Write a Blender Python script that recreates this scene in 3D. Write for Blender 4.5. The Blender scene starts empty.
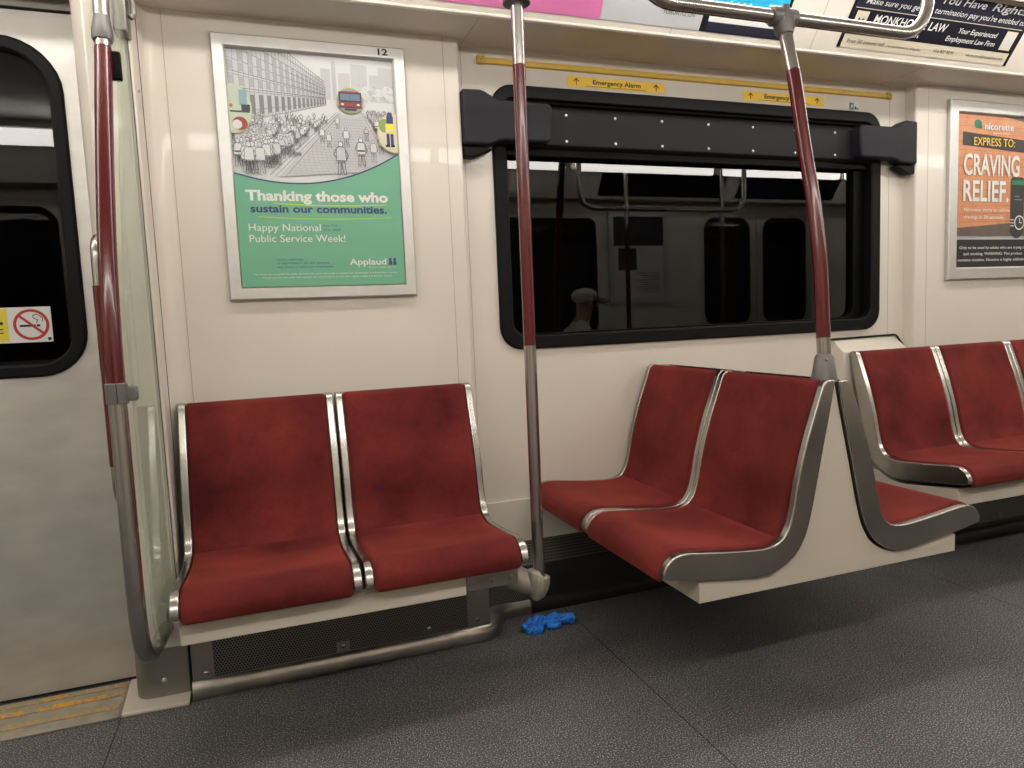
import bpy, bmesh, math, random
from mathutils import Vector, Matrix, noise
random.seed(7)
scene = bpy.context.scene
COL = scene.collection
PI = math.pi

# ------------------------------------------------------------------ materials
def srgb(r, g, b):
    def c(v):
        v /= 255.0
        return v / 12.92 if v <= .04045 else ((v + .055) / 1.055) ** 2.4
    return (c(r), c(g), c(b), 1)

def new_mat(name):
    m = bpy.data.materials.new(name); m.use_nodes = True
    nt = m.node_tree
    return m, nt, nt.nodes['Principled BSDF']

def node(nt, typ, **kw):
    n = nt.nodes.new(typ)
    for k, v in kw.items():
        setattr(n, k, v)
    return n

def plain(name, col, rough=.5, metal=0.0, spec=.5, coat=0.0):
    m, nt, b = new_mat(name)
    b.inputs['Base Color'].default_value = col
    b.inputs['Roughness'].default_value = rough
    b.inputs['Metallic'].default_value = metal
    b.inputs['Specular IOR Level'].default_value = spec
    b.inputs['Coat Weight'].default_value = coat
    b.inputs['Coat Roughness'].default_value = .08
    return m

def mottled(name, col, amt=.08, scale=4.0, rough=.4, bump=0.0, bscale=300, metal=0.0, coat=0.0, stretch=(1, 1, 1), rvar=.0, spec=.5):
    m, nt, b = new_mat(name)
    tc = node(nt, 'ShaderNodeTexCoord'); mp = node(nt, 'ShaderNodeMapping')
    mp.inputs['Scale'].default_value = stretch
    nt.links.new(tc.outputs['Object'], mp.inputs['Vector'])
    n1 = node(nt, 'ShaderNodeTexNoise'); n1.inputs['Scale'].default_value = scale; n1.inputs['Detail'].default_value = 5
    nt.links.new(mp.outputs['Vector'], n1.inputs['Vector'])
    mr = node(nt, 'ShaderNodeMapRange'); mr.inputs[1].default_value = .3; mr.inputs[2].default_value = .7
    mr.inputs[3].default_value = 1 - amt; mr.inputs[4].default_value = 1 + amt
    nt.links.new(n1.outputs['Fac'], mr.inputs[0])
    mx = node(nt, 'ShaderNodeMix', data_type='RGBA', blend_type='MULTIPLY'); mx.inputs[0].default_value = 1
    mx.inputs[6].default_value = col
    nt.links.new(mr.outputs[0], mx.inputs[7])
    nt.links.new(mx.outputs[2], b.inputs['Base Color'])
    b.inputs['Roughness'].default_value = rough; b.inputs['Metallic'].default_value = metal
    b.inputs['Coat Weight'].default_value = coat; b.inputs['Specular IOR Level'].default_value = spec
    if rvar:
        r2 = node(nt, 'ShaderNodeMapRange'); r2.inputs[3].default_value = rough - rvar; r2.inputs[4].default_value = rough + rvar
        nt.links.new(n1.outputs['Fac'], r2.inputs[0]); nt.links.new(r2.outputs[0], b.inputs['Roughness'])
    if bump:
        n2 = node(nt, 'ShaderNodeTexNoise'); n2.inputs['Scale'].default_value = bscale
        nt.links.new(mp.outputs['Vector'], n2.inputs['Vector'])
        bp = node(nt, 'ShaderNodeBump'); bp.inputs['Strength'].default_value = bump; bp.inputs['Distance'].default_value = .001
        nt.links.new(n2.outputs['Fac'], bp.inputs['Height']); nt.links.new(bp.outputs['Normal'], b.inputs['Normal'])
    return m

CREAM = mottled('cream_panel', srgb(221, 214, 203), .03, 2.5, .30, coat=.25)
CREAM_PAINT = mottled('cream_paint', srgb(211, 203, 189), .04, 5, .42)
SOFFIT = mottled('soffit_laminate', srgb(214, 206, 195), .03, 3, .22, coat=.12)
SEAM = plain('panel_seam', srgb(160, 150, 136), .7)
JOINT = plain('grey_joint', srgb(112, 106, 94), .7)
GAP = plain('dark_gap', srgb(28, 25, 23), .8)
STEEL = mottled('brushed_steel', (.44, .425, .40, 1), .05, 14, .25, 0, 1, 1.0, rvar=.02)
STEEL_DOOR = mottled('door_steel', (.60, .585, .55, 1), .10, 6, .46, .25, 160, .75, stretch=(1, 1, 2.2), rvar=.05)
STEEL_TUBE = mottled('tube_steel', (.44, .42, .40, 1), .05, 20, .27, 0, 1, 1.0)
STEEL_DARK = mottled('worn_grey_steel', (.30, .285, .265, 1), .12, 9, .42, .2, 200, .85)
ALU = mottled('satin_aluminium', (.58, .575, .56, 1), .04, 30, .40, .05, 300, .7)
CAST = mottled('grey_casting', srgb(168, 162, 152), .10, 30, .45, .3, 150, .15)
FIT = mottled('grey_fitting', (.17, .166, .16, 1), .06, 30, .48, 0, 1, .45)
MAROON = plain('maroon_enamel', srgb(88, 20, 25), .22, coat=.35)
BLACKRUB = plain('black_rubber', srgb(13, 13, 14), .55, spec=.16)
BLACKGLOSS = plain('black_frame', srgb(6, 6, 7), .45, spec=.10)
BAND = mottled('charcoal_band', srgb(27, 26, 29), .06, 12, .55, .1, 300, spec=.18)
BOXGREY = mottled('charcoal_plastic', srgb(38, 38, 45), .08, 14, .6, .25, 500, spec=.22)
YELLOW = mottled('yellow_strip', srgb(214, 178, 70), .08, 18, .4)
SIGNYEL = plain('sign_yellow', srgb(255, 214, 72), .45)
INK = plain('black_ink', srgb(30, 28, 30), .6)
WHITE = plain('white_ink', srgb(222, 224, 220), .55)
RIVET = plain('rivet_steel', (.75, .74, .72, 1), .3, 1.0)
BLUEG = mottled('blue_nitrile', srgb(40, 136, 246), .15, 40, .45, .4, 120)

def velvet():
    m, nt, b = new_mat('red_velvet')
    tc = node(nt, 'ShaderNodeTexCoord'); oi = node(nt, 'ShaderNodeObjectInfo')
    ad = node(nt, 'ShaderNodeVectorMath', operation='ADD'); sc = node(nt, 'ShaderNodeVectorMath', operation='SCALE')
    cb = node(nt, 'ShaderNodeCombineXYZ')
    nt.links.new(oi.outputs['Random'], cb.inputs[0]); nt.links.new(oi.outputs['Random'], cb.inputs[1])
    nt.links.new(cb.outputs[0], sc.inputs[0]); sc.inputs[3].default_value = 17.0
    nt.links.new(tc.outputs['Object'], ad.inputs[0]); nt.links.new(sc.outputs[0], ad.inputs[1])
    n1 = node(nt, 'ShaderNodeTexNoise'); n1.inputs['Scale'].default_value = 4.2; n1.inputs['Detail'].default_value = 4; n1.inputs['Roughness'].default_value = .55
    n2 = node(nt, 'ShaderNodeTexNoise'); n2.inputs['Scale'].default_value = 60; n2.inputs['Detail'].default_value = 4
    n3 = node(nt, 'ShaderNodeTexNoise'); n3.inputs['Scale'].default_value = 420; n3.inputs['Detail'].default_value = 2
    for n in (n1, n2, n3): nt.links.new(ad.outputs[0], n.inputs['Vector'])
    r1 = node(nt, 'ShaderNodeValToRGB')
    r1.color_ramp.elements[0].position = .28; r1.color_ramp.elements[0].color = srgb(70, 20, 24)
    r1.color_ramp.elements[1].position = .72; r1.color_ramp.elements[1].color = srgb(124, 48, 44)
    nt.links.new(n1.outputs['Fac'], r1.inputs[0])
    a = node(nt, 'ShaderNodeMapRange'); a.inputs[3].default_value = .86; a.inputs[4].default_value = 1.14; nt.links.new(n2.outputs['Fac'], a.inputs[0])
    c = node(nt, 'ShaderNodeMapRange'); c.inputs[3].default_value = .6; c.inputs[4].default_value = 1.4; nt.links.new(n3.outputs['Fac'], c.inputs[0])
    mu = node(nt, 'ShaderNodeMath', operation='MULTIPLY'); nt.links.new(a.outputs[0], mu.inputs[0]); nt.links.new(c.outputs[0], mu.inputs[1])
    mx = node(nt, 'ShaderNodeMix', data_type='RGBA', blend_type='MULTIPLY'); mx.inputs[0].default_value = 1
    nt.links.new(r1.outputs[0], mx.inputs[6]); nt.links.new(mu.outputs[0], mx.inputs[7]); nt.links.new(mx.outputs[2], b.inputs['Base Color'])
    b.inputs['Roughness'].default_value = .85; b.inputs['Specular IOR Level'].default_value = .15
    b.inputs['Sheen Weight'].default_value = .42; b.inputs['Sheen Roughness'].default_value = .45; b.inputs['Sheen Tint'].default_value = srgb(225, 110, 95)
    bp = node(nt, 'ShaderNodeBump'); bp.inputs['Strength'].default_value = .35; bp.inputs['Distance'].default_value = .002
    nt.links.new(n3.outputs['Fac'], bp.inputs['Height']); nt.links.new(bp.outputs['Normal'], b.inputs['Normal'])
    return m
VELVET = velvet()

def floor_mat():
    m, nt, b = new_mat('speckled_rubber_floor')
    tc = node(nt, 'ShaderNodeTexCoord')
    n1 = node(nt, 'ShaderNodeTexNoise'); n1.inputs['Scale'].default_value = 270; n1.inputs['Detail'].default_value = 3
    n2 = node(nt, 'ShaderNodeTexNoise'); n2.inputs['Scale'].default_value = 3.2; n2.inputs['Detail'].default_value = 5
    for n in (n1, n2): nt.links.new(tc.outputs['Object'], n.inputs['Vector'])
    r = node(nt, 'ShaderNodeValToRGB'); e = r.color_ramp.elements
    e[0].position = .36; e[0].color = srgb(60, 60, 62); e[1].position = .70; e[1].color = srgb(190, 189, 187)
    k = e.new(.54); k.color = srgb(86, 86, 88)
    nt.links.new(n1.outputs['Fac'], r.inputs[0])
    a = node(nt, 'ShaderNodeMapRange'); a.inputs[1].default_value = .3; a.inputs[2].default_value = .7; a.inputs[3].default_value = .82; a.inputs[4].default_value = 1.12
    nt.links.new(n2.outputs['Fac'], a.inputs[0])
    # sheet joints across the car
    sp = node(nt, 'ShaderNodeSeparateXYZ'); nt.links.new(tc.outputs['Object'], sp.inputs[0])
    last = a.outputs[0]
    for xj in (-.365, 1.062, 2.49, 3.92):
        d = node(nt, 'ShaderNodeMath', operation='SUBTRACT'); nt.links.new(sp.outputs[0], d.inputs[0]); d.inputs[1].default_value = xj
        ab = node(nt, 'ShaderNodeMath', operation='ABSOLUTE'); nt.links.new(d.outputs[0], ab.inputs[0])
        g = node(nt, 'ShaderNodeMapRange'); g.inputs[1].default_value = .0012; g.inputs[2].default_value = .003; g.inputs[3].default_value = .25; g.inputs[4].default_value = 1
        nt.links.new(ab.outputs[0], g.inputs[0])
        mu = node(nt, 'ShaderNodeMath', operation='MULTIPLY'); nt.links.new(last, mu.inputs[0]); nt.links.new(g.outputs[0], mu.inputs[1]); last = mu.outputs[0]
    mx = node(nt, 'ShaderNodeMix', data_type='RGBA', blend_type='MULTIPLY'); mx.inputs[0].default_value = 1
    nt.links.new(r.outputs[0], mx.inputs[6]); nt.links.new(last, mx.inputs[7]); nt.links.new(mx.outputs[2], b.inputs['Base Color'])
    b.inputs['Roughness'].default_value = .55; b.inputs['Specular IOR Level'].default_value = .2
    bp = node(nt, 'ShaderNodeBump'); bp.inputs['Strength'].default_value = .3; bp.inputs['Distance'].default_value = .001
    nt.links.new(n1.outputs['Fac'], bp.inputs['Height']); nt.links.new(bp.outputs['Normal'], b.inputs['Normal'])
    return m
FLOOR = floor_mat()

def perforated(name, pitch, radius, col, axes=(0, 2)):
    m, nt, b = new_mat(name)
    tc = node(nt, 'ShaderNodeTexCoord'); sp = node(nt, 'ShaderNodeSeparateXYZ'); nt.links.new(tc.outputs['Object'], sp.inputs[0])
    def M(op, x, y=None):
        n = node(nt, 'ShaderNodeMath', operation=op)
        for i, v in enumerate((x, y)):
            if v is None: continue
            if isinstance(v, (int, float)): n.inputs[i].default_value = v
            else: nt.links.new(v, n.inputs[i])
        return n.outputs[0]
    u = M('DIVIDE', sp.outputs[axes[0]], pitch); v = M('DIVIDE', sp.outputs[axes[1]], pitch * 1.732)
    def dist(du, dv):
        a = M('SUBTRACT', M('FRACT', M('ADD', u, du + 100)), .5)
        c = M('MULTIPLY', M('SUBTRACT', M('FRACT', M('ADD', v, dv + 100)), .5), 1.732)
        return M('SQRT', M('ADD', M('MULTIPLY', a, a), M('MULTIPLY', c, c)))
    d = M('MINIMUM', dist(0, 0), dist(.5, .5))
    s = M('SMOOTH_MIN', d, 1.0)
    g = node(nt, 'ShaderNodeMapRange'); g.inputs[1].default_value = radius - .06; g.inputs[2].default_value = radius + .06
    nt.links.new(d, g.inputs[0])
    mx = node(nt, 'ShaderNodeMix', data_type='RGBA'); mx.inputs[6].default_value = (.004, .004, .004, 1); mx.inputs[7].default_value = col
    nt.links.new(g.outputs[0], mx.inputs[0]); nt.links.new(mx.outputs[2], b.inputs['Base Color'])
    nt.links.new(M('MULTIPLY', g.outputs[0], .7), b.inputs['Metallic'])
    b.inputs['Roughness'].default_value = .5
    return m
PERF = perforated('perforated_grille', .0085, .36, (.23, .215, .20, 1))
TREAD = None
def tread(nm, p0, p1):
    m, nt, b = new_mat(nm)
    tc = node(nt, 'ShaderNodeTexCoord')
    v = node(nt, 'ShaderNodeTexVoronoi'); v.inputs['Scale'].default_value = 85
    n = node(nt, 'ShaderNodeTexNoise'); n.inputs['Scale'].default_value = 14; n.inputs['Detail'].default_value = 4
    nt.links.new(tc.outputs['Object'], v.inputs['Vector']); nt.links.new(tc.outputs['Object'], n.inputs['Vector'])
    r = node(nt, 'ShaderNodeValToRGB'); e = r.color_ramp.elements
    e[0].position = p0; e[0].color = srgb(222, 160, 40); e[1].position = p1; e[1].color = srgb(158, 146, 120)
    mu = node(nt, 'ShaderNodeMath', operation='MULTIPLY_ADD'); mu.inputs[1].default_value = .8; nt.links.new(v.outputs['Distance'], mu.inputs[0]); nt.links.new(n.outputs['Fac'], mu.inputs[2])
    nt.links.new(mu.outputs[0], r.inputs[0]); nt.links.new(r.outputs[0], b.inputs['Base Color'])
    b.inputs['Roughness'].default_value = .5
    bp = node(nt, 'ShaderNodeBump'); bp.inputs['Strength'].default_value = .6; bp.inputs['Distance'].default_value = .002
    nt.links.new(v.outputs['Distance'], bp.inputs['Height']); nt.links.new(bp.outputs['Normal'], b.inputs['Normal'])
    return m
TREAD = tread('yellow_tread', .86, 1.0); TREADW = tread('worn_yellow_tread', .55, .95)

def pane(name, tint, rough=.0, ior=1.5, haze=None, hz=.0, cap=1.0):
    """a sheet of glass: clear, mirroring at its outer faces only, optionally with a pale surface haze"""
    m, nt, b = new_mat(name); nt.nodes.remove(b)
    out = nt.nodes['Material Output']
    f = node(nt, 'ShaderNodeFresnel'); f.inputs['IOR'].default_value = ior
    ge = node(nt, 'ShaderNodeNewGeometry')
    fr = node(nt, 'ShaderNodeMath', operation='SUBTRACT'); fr.inputs[0].default_value = 1; nt.links.new(ge.outputs['Backfacing'], fr.inputs[1])
    mu = node(nt, 'ShaderNodeMath', operation='MULTIPLY'); nt.links.new(f.outputs[0], mu.inputs[0]); nt.links.new(fr.outputs[0], mu.inputs[1])
    mi = node(nt, 'ShaderNodeMath', operation='MINIMUM'); nt.links.new(mu.outputs[0], mi.inputs[0]); mi.inputs[1].default_value = cap
    t = node(nt, 'ShaderNodeBsdfTransparent'); t.inputs['Color'].default_value = tint
    g = node(nt, 'ShaderNodeBsdfGlossy'); g.inputs['Roughness'].default_value = rough
    base = t.outputs[0]
    if haze:
        d = node(nt, 'ShaderNodeBsdfDiffuse'); d.inputs['Color'].default_value = haze
        hm = node(nt, 'ShaderNodeMixShader'); hf = node(nt, 'ShaderNodeMath', operation='MULTIPLY'); nt.links.new(fr.outputs[0], hf.inputs[0]); hf.inputs[1].default_value = hz
        nt.links.new(hf.outputs[0], hm.inputs[0]); nt.links.new(t.outputs[0], hm.inputs[1]); nt.links.new(d.outputs[0], hm.inputs[2]); base = hm.outputs[0]
    mx = node(nt, 'ShaderNodeMixShader')
    nt.links.new(mi.outputs[0], mx.inputs[0]); nt.links.new(base, mx.inputs[1]); nt.links.new(g.outputs[0], mx.inputs[2])
    nt.links.new(mx.outputs[0], out.inputs['Surface'])
    return m
WGLASS = pane('dark_window_glass', (.45, .46, .47, 1), .004, 1.55)
SGLASS = pane('pale_green_screen', (.93, .97, .93, 1), .02, 1.45, srgb(205, 212, 196), .32, .30)

def emis(name, col, s):
    m, nt, b = new_mat(name)
    b.inputs['Base Color'].default_value = (.8, .8, .8, 1)
    b.inputs['Emission Color'].default_value = col; b.inputs['Emission Strength'].default_value = s
    return m
LIGHT = emis('light_diffuser', (1.0, .955, .89, 1), 21.0)

# ------------------------------------------------------------------ mesh helpers
class MB:
    def __init__(self):
        self.bm = bmesh.new(); self.mats = []
    def mi(self, mat):
        if mat is None: return 0
        if mat not in self.mats: self.mats.append(mat)
        return self.mats.index(mat)
    def face(self, pts, mat=None):
        vs = [self.bm.verts.new(p) for p in pts]
        f = self.bm.faces.new(vs); f.material_index = self.mi(mat); return f
    def loft(self, loops, mat=None, closed=True, caps=True):
        rows = [[self.bm.verts.new(p) for p in L] for L in loops]
        n = len(rows[0]); i_ = self.mi(mat)
        for a, b in zip(rows, rows[1:]):
            for i in range(n if closed else n - 1):
                j = (i + 1) % n
                f = self.bm.faces.new((a[i], a[j], b[j], b[i])); f.material_index = i_
        if caps and closed:
            for L in (rows[0][::-1], rows[-1]):
                f = self.bm.faces.new(L); f.material_index = i_
        return self
    def box(self, x0, x1, y0, y1, z0, z1, mat=None):
        return self.loft([[(x0, y0, z0), (x1, y0, z0), (x1, y1, z0), (x0, y1, z0)], [(x0, y0, z1), (x1, y0, z1), (x1, y1, z1), (x0, y1, z1)]], mat)
    def prism(self, poly, axis, a, b, mat=None):
        """poly of 2D points in the two other axes (in xyz order)"""
        def P(p, c):
            return {'x': (c, p[0], p[1]), 'y': (p[0], c, p[1]), 'z': (p[0], p[1], c)}[axis]
        return self.loft([[P(p, a) for p in poly], [P(p, b) for p in poly]], mat)
    def tube(self, path, r, n=14, mat=None, caps=True):
        path = [Vector(p) for p in path]; rs = r if isinstance(r, (list, tuple)) else [r] * len(path)
        up = None; loops = []
        for i, p in enumerate(path):
            t = (path[min(i + 1, len(path) - 1)] - path[max(i - 1, 0)]).normalized()
            if up is None:
                up = t.orthogonal().normalized()
            else:
                up = (up - t * up.dot(t)).normalized()
            w = t.cross(up)
            loops.append([tuple(p + (up * math.cos(2 * PI * k / n) + w * math.sin(2 * PI * k / n)) * rs[i]) for k in range(n)])
        return self.loft(loops, mat, True, caps)
    def ring(self, outer, inner, y0, y1, mat=None):
        """frame between two closed (x,z) loops of equal length, from y0 (front) to y1"""
        n = len(outer); i_ = self.mi(mat)
        L = [[self.bm.verts.new((p[0], y, p[1])) for p in lp] for lp, y in ((outer, y1), (outer, y0), (inner, y0), (inner, y1))]
        for a, b in ((0, 1), (1, 2), (2, 3), (3, 0)):
            for i in range(n):
                j = (i + 1) % n
                f = self.bm.faces.new((L[a][i], L[a][j], L[b][j], L[b][i])); f.material_index = i_
        return self
    def ball(self, c, r, mat=None, seg=10, scale=(1, 1, 1), rot=None):
        M = Matrix.Translation(c) @ (rot.to_matrix().to_4x4() if rot else Matrix()) @ Matrix.Diagonal((*[r * s for s in scale], 1))
        ret = bmesh.ops.create_uvsphere(self.bm, u_segments=seg, v_segments=max(6, seg * 2 // 3), radius=1, matrix=M)
        i_ = self.mi(mat)
        for v in ret['verts']:
            for f in v.link_faces: f.material_index = i_
        return self
    def obj(self, name, mats=None, parent=None, bevel=0, smooth=35, seg=2, local=False):
        bmesh.ops.recalc_face_normals(self.bm, faces=self.bm.faces)
        me = bpy.data.meshes.new(name)
        off = Vector()
        if parent is not None and not local:
            p = parent
            while p: off += Vector(p.location); p = p.parent
        if off.length: bmesh.ops.translate(self.bm, verts=self.bm.verts, vec=-off)
        self.bm.to_mesh(me); self.bm.free()
        ms = self.mats if self.mats else ([mats] if not isinstance(mats, list) else mats)
        for m in ms: me.materials.append(m)
        if smooth:
            me.polygons.foreach_set('use_smooth', [True] * len(me.polygons))
            me.set_sharp_from_angle(angle=math.radians(smooth))
        o = bpy.data.objects.new(name, me); COL.objects.link(o)
        if parent: o.parent = parent
        if bevel:
            md = o.modifiers.new('bevel', 'BEVEL'); md.width = bevel; md.segments = seg; md.limit_method = 'ANGLE'; md.angle_limit = math.radians(40)
            md.harden_normals = False
        return o

def thing(name, label, cat, loc=(0, 0, 0), rz=0, group=None):
    o = bpy.data.objects.new(name, None); COL.objects.link(o); o.empty_display_size = .05
    o.location = loc; o.rotation_euler = (0, 0, rz)
    return tag(o, label, cat, group)
def tag(o, label, cat, group=None):
    o['label'] = label; o['category'] = cat
    if group: o['group'] = group
    return o
def struct(o):
    o['kind'] = 'structure'; return o
def dup(root, loc, rz, label, group=None):
    r = root.copy(); COL.objects.link(r); r.location = loc; r.rotation_euler = (0, 0, rz); r['label'] = label
    if group: r['group'] = group
    for ch in list(root.children):
        c = ch.copy(); COL.objects.link(c); c.parent = r
        for g in list(ch.children):
            d = g.copy(); COL.objects.link(d); d.parent = c
    return r

def rrect(x0, x1, z0, z1, r, n=8):
    """rounded rectangle; r = one radius or (bl, br, tr, tl)"""
    rs = r if isinstance(r, (list, tuple)) else (r,) * 4
    pts = []
    for (cx, cz, a0, rr) in ((x0 + rs[0], z0 + rs[0], PI, rs[0]), (x1 - rs[1], z0 + rs[1], 1.5 * PI, rs[1]), (x1 - rs[2], z1 - rs[2], 0, rs[2]), (x0 + rs[3], z1 - rs[3], .5 * PI, rs[3])):
        for k in range(n + 1):
            a = a0 + .5 * PI * k / n
            pts.append((cx + rr * math.cos(a), cz + rr * math.sin(a)))
    return pts

def catmull(pts, step):
    P = [Vector(p) for p in pts]; out = []
    for i in range(len(P) - 1):
        p0 = P[max(i - 1, 0)]; p1 = P[i]; p2 = P[i + 1]; p3 = P[min(i + 2, len(P) - 1)]
        n = max(1, round((p2 - p1).length / step))
        for k in range(n):
            t = k / n
            out.append(.5 * ((2 * p1) + (p2 - p0) * t + (2 * p0 - 5 * p1 + 4 * p2 - p3) * t * t + (3 * p1 - p0 - 3 * p2 + p3) * t ** 3))
    out.append(P[-1]); return out

# flat print on a surface: origin o, right ex, up eu, outward en
class Art:
    def __init__(self, o, ex=(1, 0, 0), eu=(0, 0, 1), en=(0, -1, 0)):
        self.o, self.ex, self.eu, self.en = map(Vector, (o, ex, eu, en)); self.m = MB(); self.h = .0006
    def P(self, u, v, h): return tuple(self.o + self.ex * u + self.eu * v + self.en * h)
    def layer(self): self.h += .0004
    def poly(self, pts, mat, h=None): self.m.face([self.P(u, v, h or self.h) for u, v in pts], mat)
    def rect(self, a, b, c, d, mat): self.poly([(a, b), (c, b), (c, d), (a, d)], mat)
    def ell(self, u, v, a, b, mat, n=24, clip=None):
        pts = [(u + a * math.cos(2 * PI * k / n), v + b * math.sin(2 * PI * k / n)) for k in range(n)]
        if clip: pts = [(min(max(p[0], clip[0]), clip[1]), p[1]) for p in pts]
        self.poly(pts, mat)
    def line(self, p, q, w, mat):
        p, q = Vector(p), Vector(q); d = (q - p)
        if d.length < 1e-6: return
        n = Vector((-d.y, d.x)).normalized() * w / 2
        self.poly([tuple(p - n), tuple(q - n), tuple(q + n), tuple(p + n)], mat)
    def pl(self, pts, w, mat, closed=False):
        L = list(pts) + ([pts[0]] if closed else [])
        for a, b in zip(L, L[1:]): self.line(a, b, w, mat)
    def slab(self, pts, mat, t=.0005):
        self.m.loft([[self.P(u, v, -t) for u, v in pts], [self.P(u, v, .0004) for u, v in pts]], mat)

def text(art, s, u0, u1, v0, cap, mat, parent, bold=0.0, shear=0.0, name='lettering', hh=.0022, italic=False):
    """flat lettering: left u0, right u1 (None = natural width), baseline v0, cap height cap"""
    cu = bpy.data.curves.new('t', 'FONT'); cu.body = s; cu.offset = bold; cu.shear = shear; cu.fill_mode = 'FRONT'; cu.resolution_u = 3
    ob = bpy.data.objects.new('t', cu); COL.objects.link(ob)
    dg = bpy.context.evaluated_depsgraph_get()
    me = bpy.data.meshes.new_from_object(ob.evaluated_get(dg))
    bpy.data.objects.remove(ob); bpy.data.curves.remove(cu)
    xs = [v.co.x for v in me.vertices]; x0, x1 = min(xs), max(xs)
    ky = cap / .70; kx = ky if u1 is None else (u1 - u0) / (x1 - x0)
    off = Vector(); p = parent
    while p: off += Vector(p.location); p = p.parent
    for v in me.vertices:
        v.co = Vector(art.P(u0 + (v.co.x - x0) * kx, v0 + v.co.y * ky, hh)) - off
    me.name = name; me.materials.append(mat)
    o = bpy.data.objects.new(name, me); COL.objects.link(o); o.parent = parent
    return o

# ------------------------------------------------------------------ key planes (metres)
YW = .057      # window bay wall; poster panels at y = 0
ZS = 2.02      # soffit height
YB = -2.85     # opposite side wall
XL, XR = -3.2, 7.4

# ------------------------------------------------------------------ setting: floor, ceiling, walls
m = MB(); m.box(XL, XR, YB - .1, .3, -.06, 0); struct(m.obj('floor', FLOOR, smooth=0))
m = MB(); m.box(XL, XR, -2.37, -.48, 2.30, 2.36); struct(m.obj('ceiling', CREAM, smooth=0))
for nm, x0, x1 in (('wall_left', XL - .08, XL), ('wall_right', XR, XR + .08)):
    m = MB(); m.box(x0, x1, YB, .2, 0, 2.4); struct(m.obj(nm, CREAM, smooth=0))

def bay_wall(name, mirror=False):
    """the car side: poster panels proud of a recessed window bay"""
    m = MB()
    # left poster panel with its rounded free edge
    def panel(x0, x1, r0, r1):
        pts = []
        n = 5; r = .012
        if r0: pts += [(x0, .09)] + [(x0 + r - r * math.cos(a), r - r * math.sin(a)) for a in [PI / 2 * k / n for k in range(n + 1)]]
        else: pts += [(x0, .09), (x0, 0)]
        if r1: pts += [(x1 - r + r * math.sin(a), r - r * math.cos(a)) for a in [PI / 2 * k / n for k in range(n + 1)]] + [(x1, .09)]
        else: pts += [(x1, 0), (x1, .09)]
        m.prism(pts, 'z', .10, ZS + .01, CREAM)
    panel(-.19, .778, False, True)
    panel(2.857, XR, True, False)
    # bay wall around the window opening
    x0, x1, wx0, wx1, wz0, wz1 = .77, 2.86, .93, 2.675, .985, 1.88
    for a, b, c, d in ((x0, wx0, .235, ZS + .01), (wx1, x1, .235, ZS + .01), (wx0, wx1, .235, wz0), (wx0, wx1, wz1, ZS + .01)):
        m.box(a, b, YW, .10, c, d, CREAM)
    m.box(x0, x1, YW - .008, YW, .235, .395, CREAM)
    # panel joints
    for x, y in ((-.129, 0), (.722, 0), (.80, YW), (2.765, YW), (2.93, 0), (4.6, 0)):
        m.box(x - .0008, x + .0008, y - .0004, y + .001, .2, ZS, SEAM)
    return struct(m.obj(name, CREAM, smooth=40))
wall = bay_wall('wall_back')
# coved inside corner between the poster panel and the door pillar
m = MB(); r = .055
m.loft([[(-.19 + r - r * math.cos(a), -r + r * math.sin(a), z) for a in [PI / 2 * k / 6 for k in range(7)]] + [(-.19, 0, z)] for z in (.16, ZS)], CREAM)
m.box(-.1905, -.1885, -.059, -.0545, .165, ZS, JOINT); struct(m.obj('trim_1', CREAM, smooth=50))

# soffit and the sloping advertising cove above
EU = Vector((0, -math.cos(math.radians(55)), math.sin(math.radians(55)))); EN = Vector((0, -EU.z, EU.y))
def cove(side):
    f = (lambda y: y) if side > 0 else (lambda y: YB - y)
    m = MB()
    m.prism([(f(.10), ZS), (f(-.176), ZS), (f(-.176), ZS + .004), (f(-.10), ZS + .03), (f(.10), ZS + .03)], 'x', XL, XR, SOFFIT)
    # sloping panel with a rounded nose
    P0 = Vector((0, -.178, ZS)); a = P0 + EU * .012; b = P0 + EU * .262
    prof = [(-.170, ZS + .001), (-.179, ZS + .0005), (-.1845, ZS + .004), (-.186, ZS + .009), (a.y, a.z + .001), (b.y, b.z), (b.y + .02, b.z + .012), (-.165, ZS + .02)]
    m.prism([(f(y), z) for y, z in prof], 'x', XL, XR, CREAM)
    # light trough back
    m.prism([(f(b.y), b.z), (f(b.y), 2.32), (f(-.60), 2.32), (f(-.60), 2.302), (f(b.y - .008), 2.305)], 'x', XL, XR, CREAM_PAINT)
    for x in (-1.05, 1.487, 2.094, 4.4):
        q0 = P0 + EU * .0125 + EN * .0006; q1 = P0 + EU * .262 + EN * .0006
        m.face([(x - .0012, f(q0.y), q0.z), (x + .0012, f(q0.y), q0.z), (x + .0012, f(q1.y), q1.z), (x - .0012, f(q1.y), q1.z)], SEAM)
    for x in (.80, 2.70):
        m.box(x - .001, x + .001, min(f(-.17), f(.05)), max(f(-.17), f(.05)), ZS - .0006, ZS, SEAM)
    return m
struct(cove(1).obj('trim_2', CREAM, smooth=30))
struct(cove(-1).obj('trim_3', CREAM, smooth=30))

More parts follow.
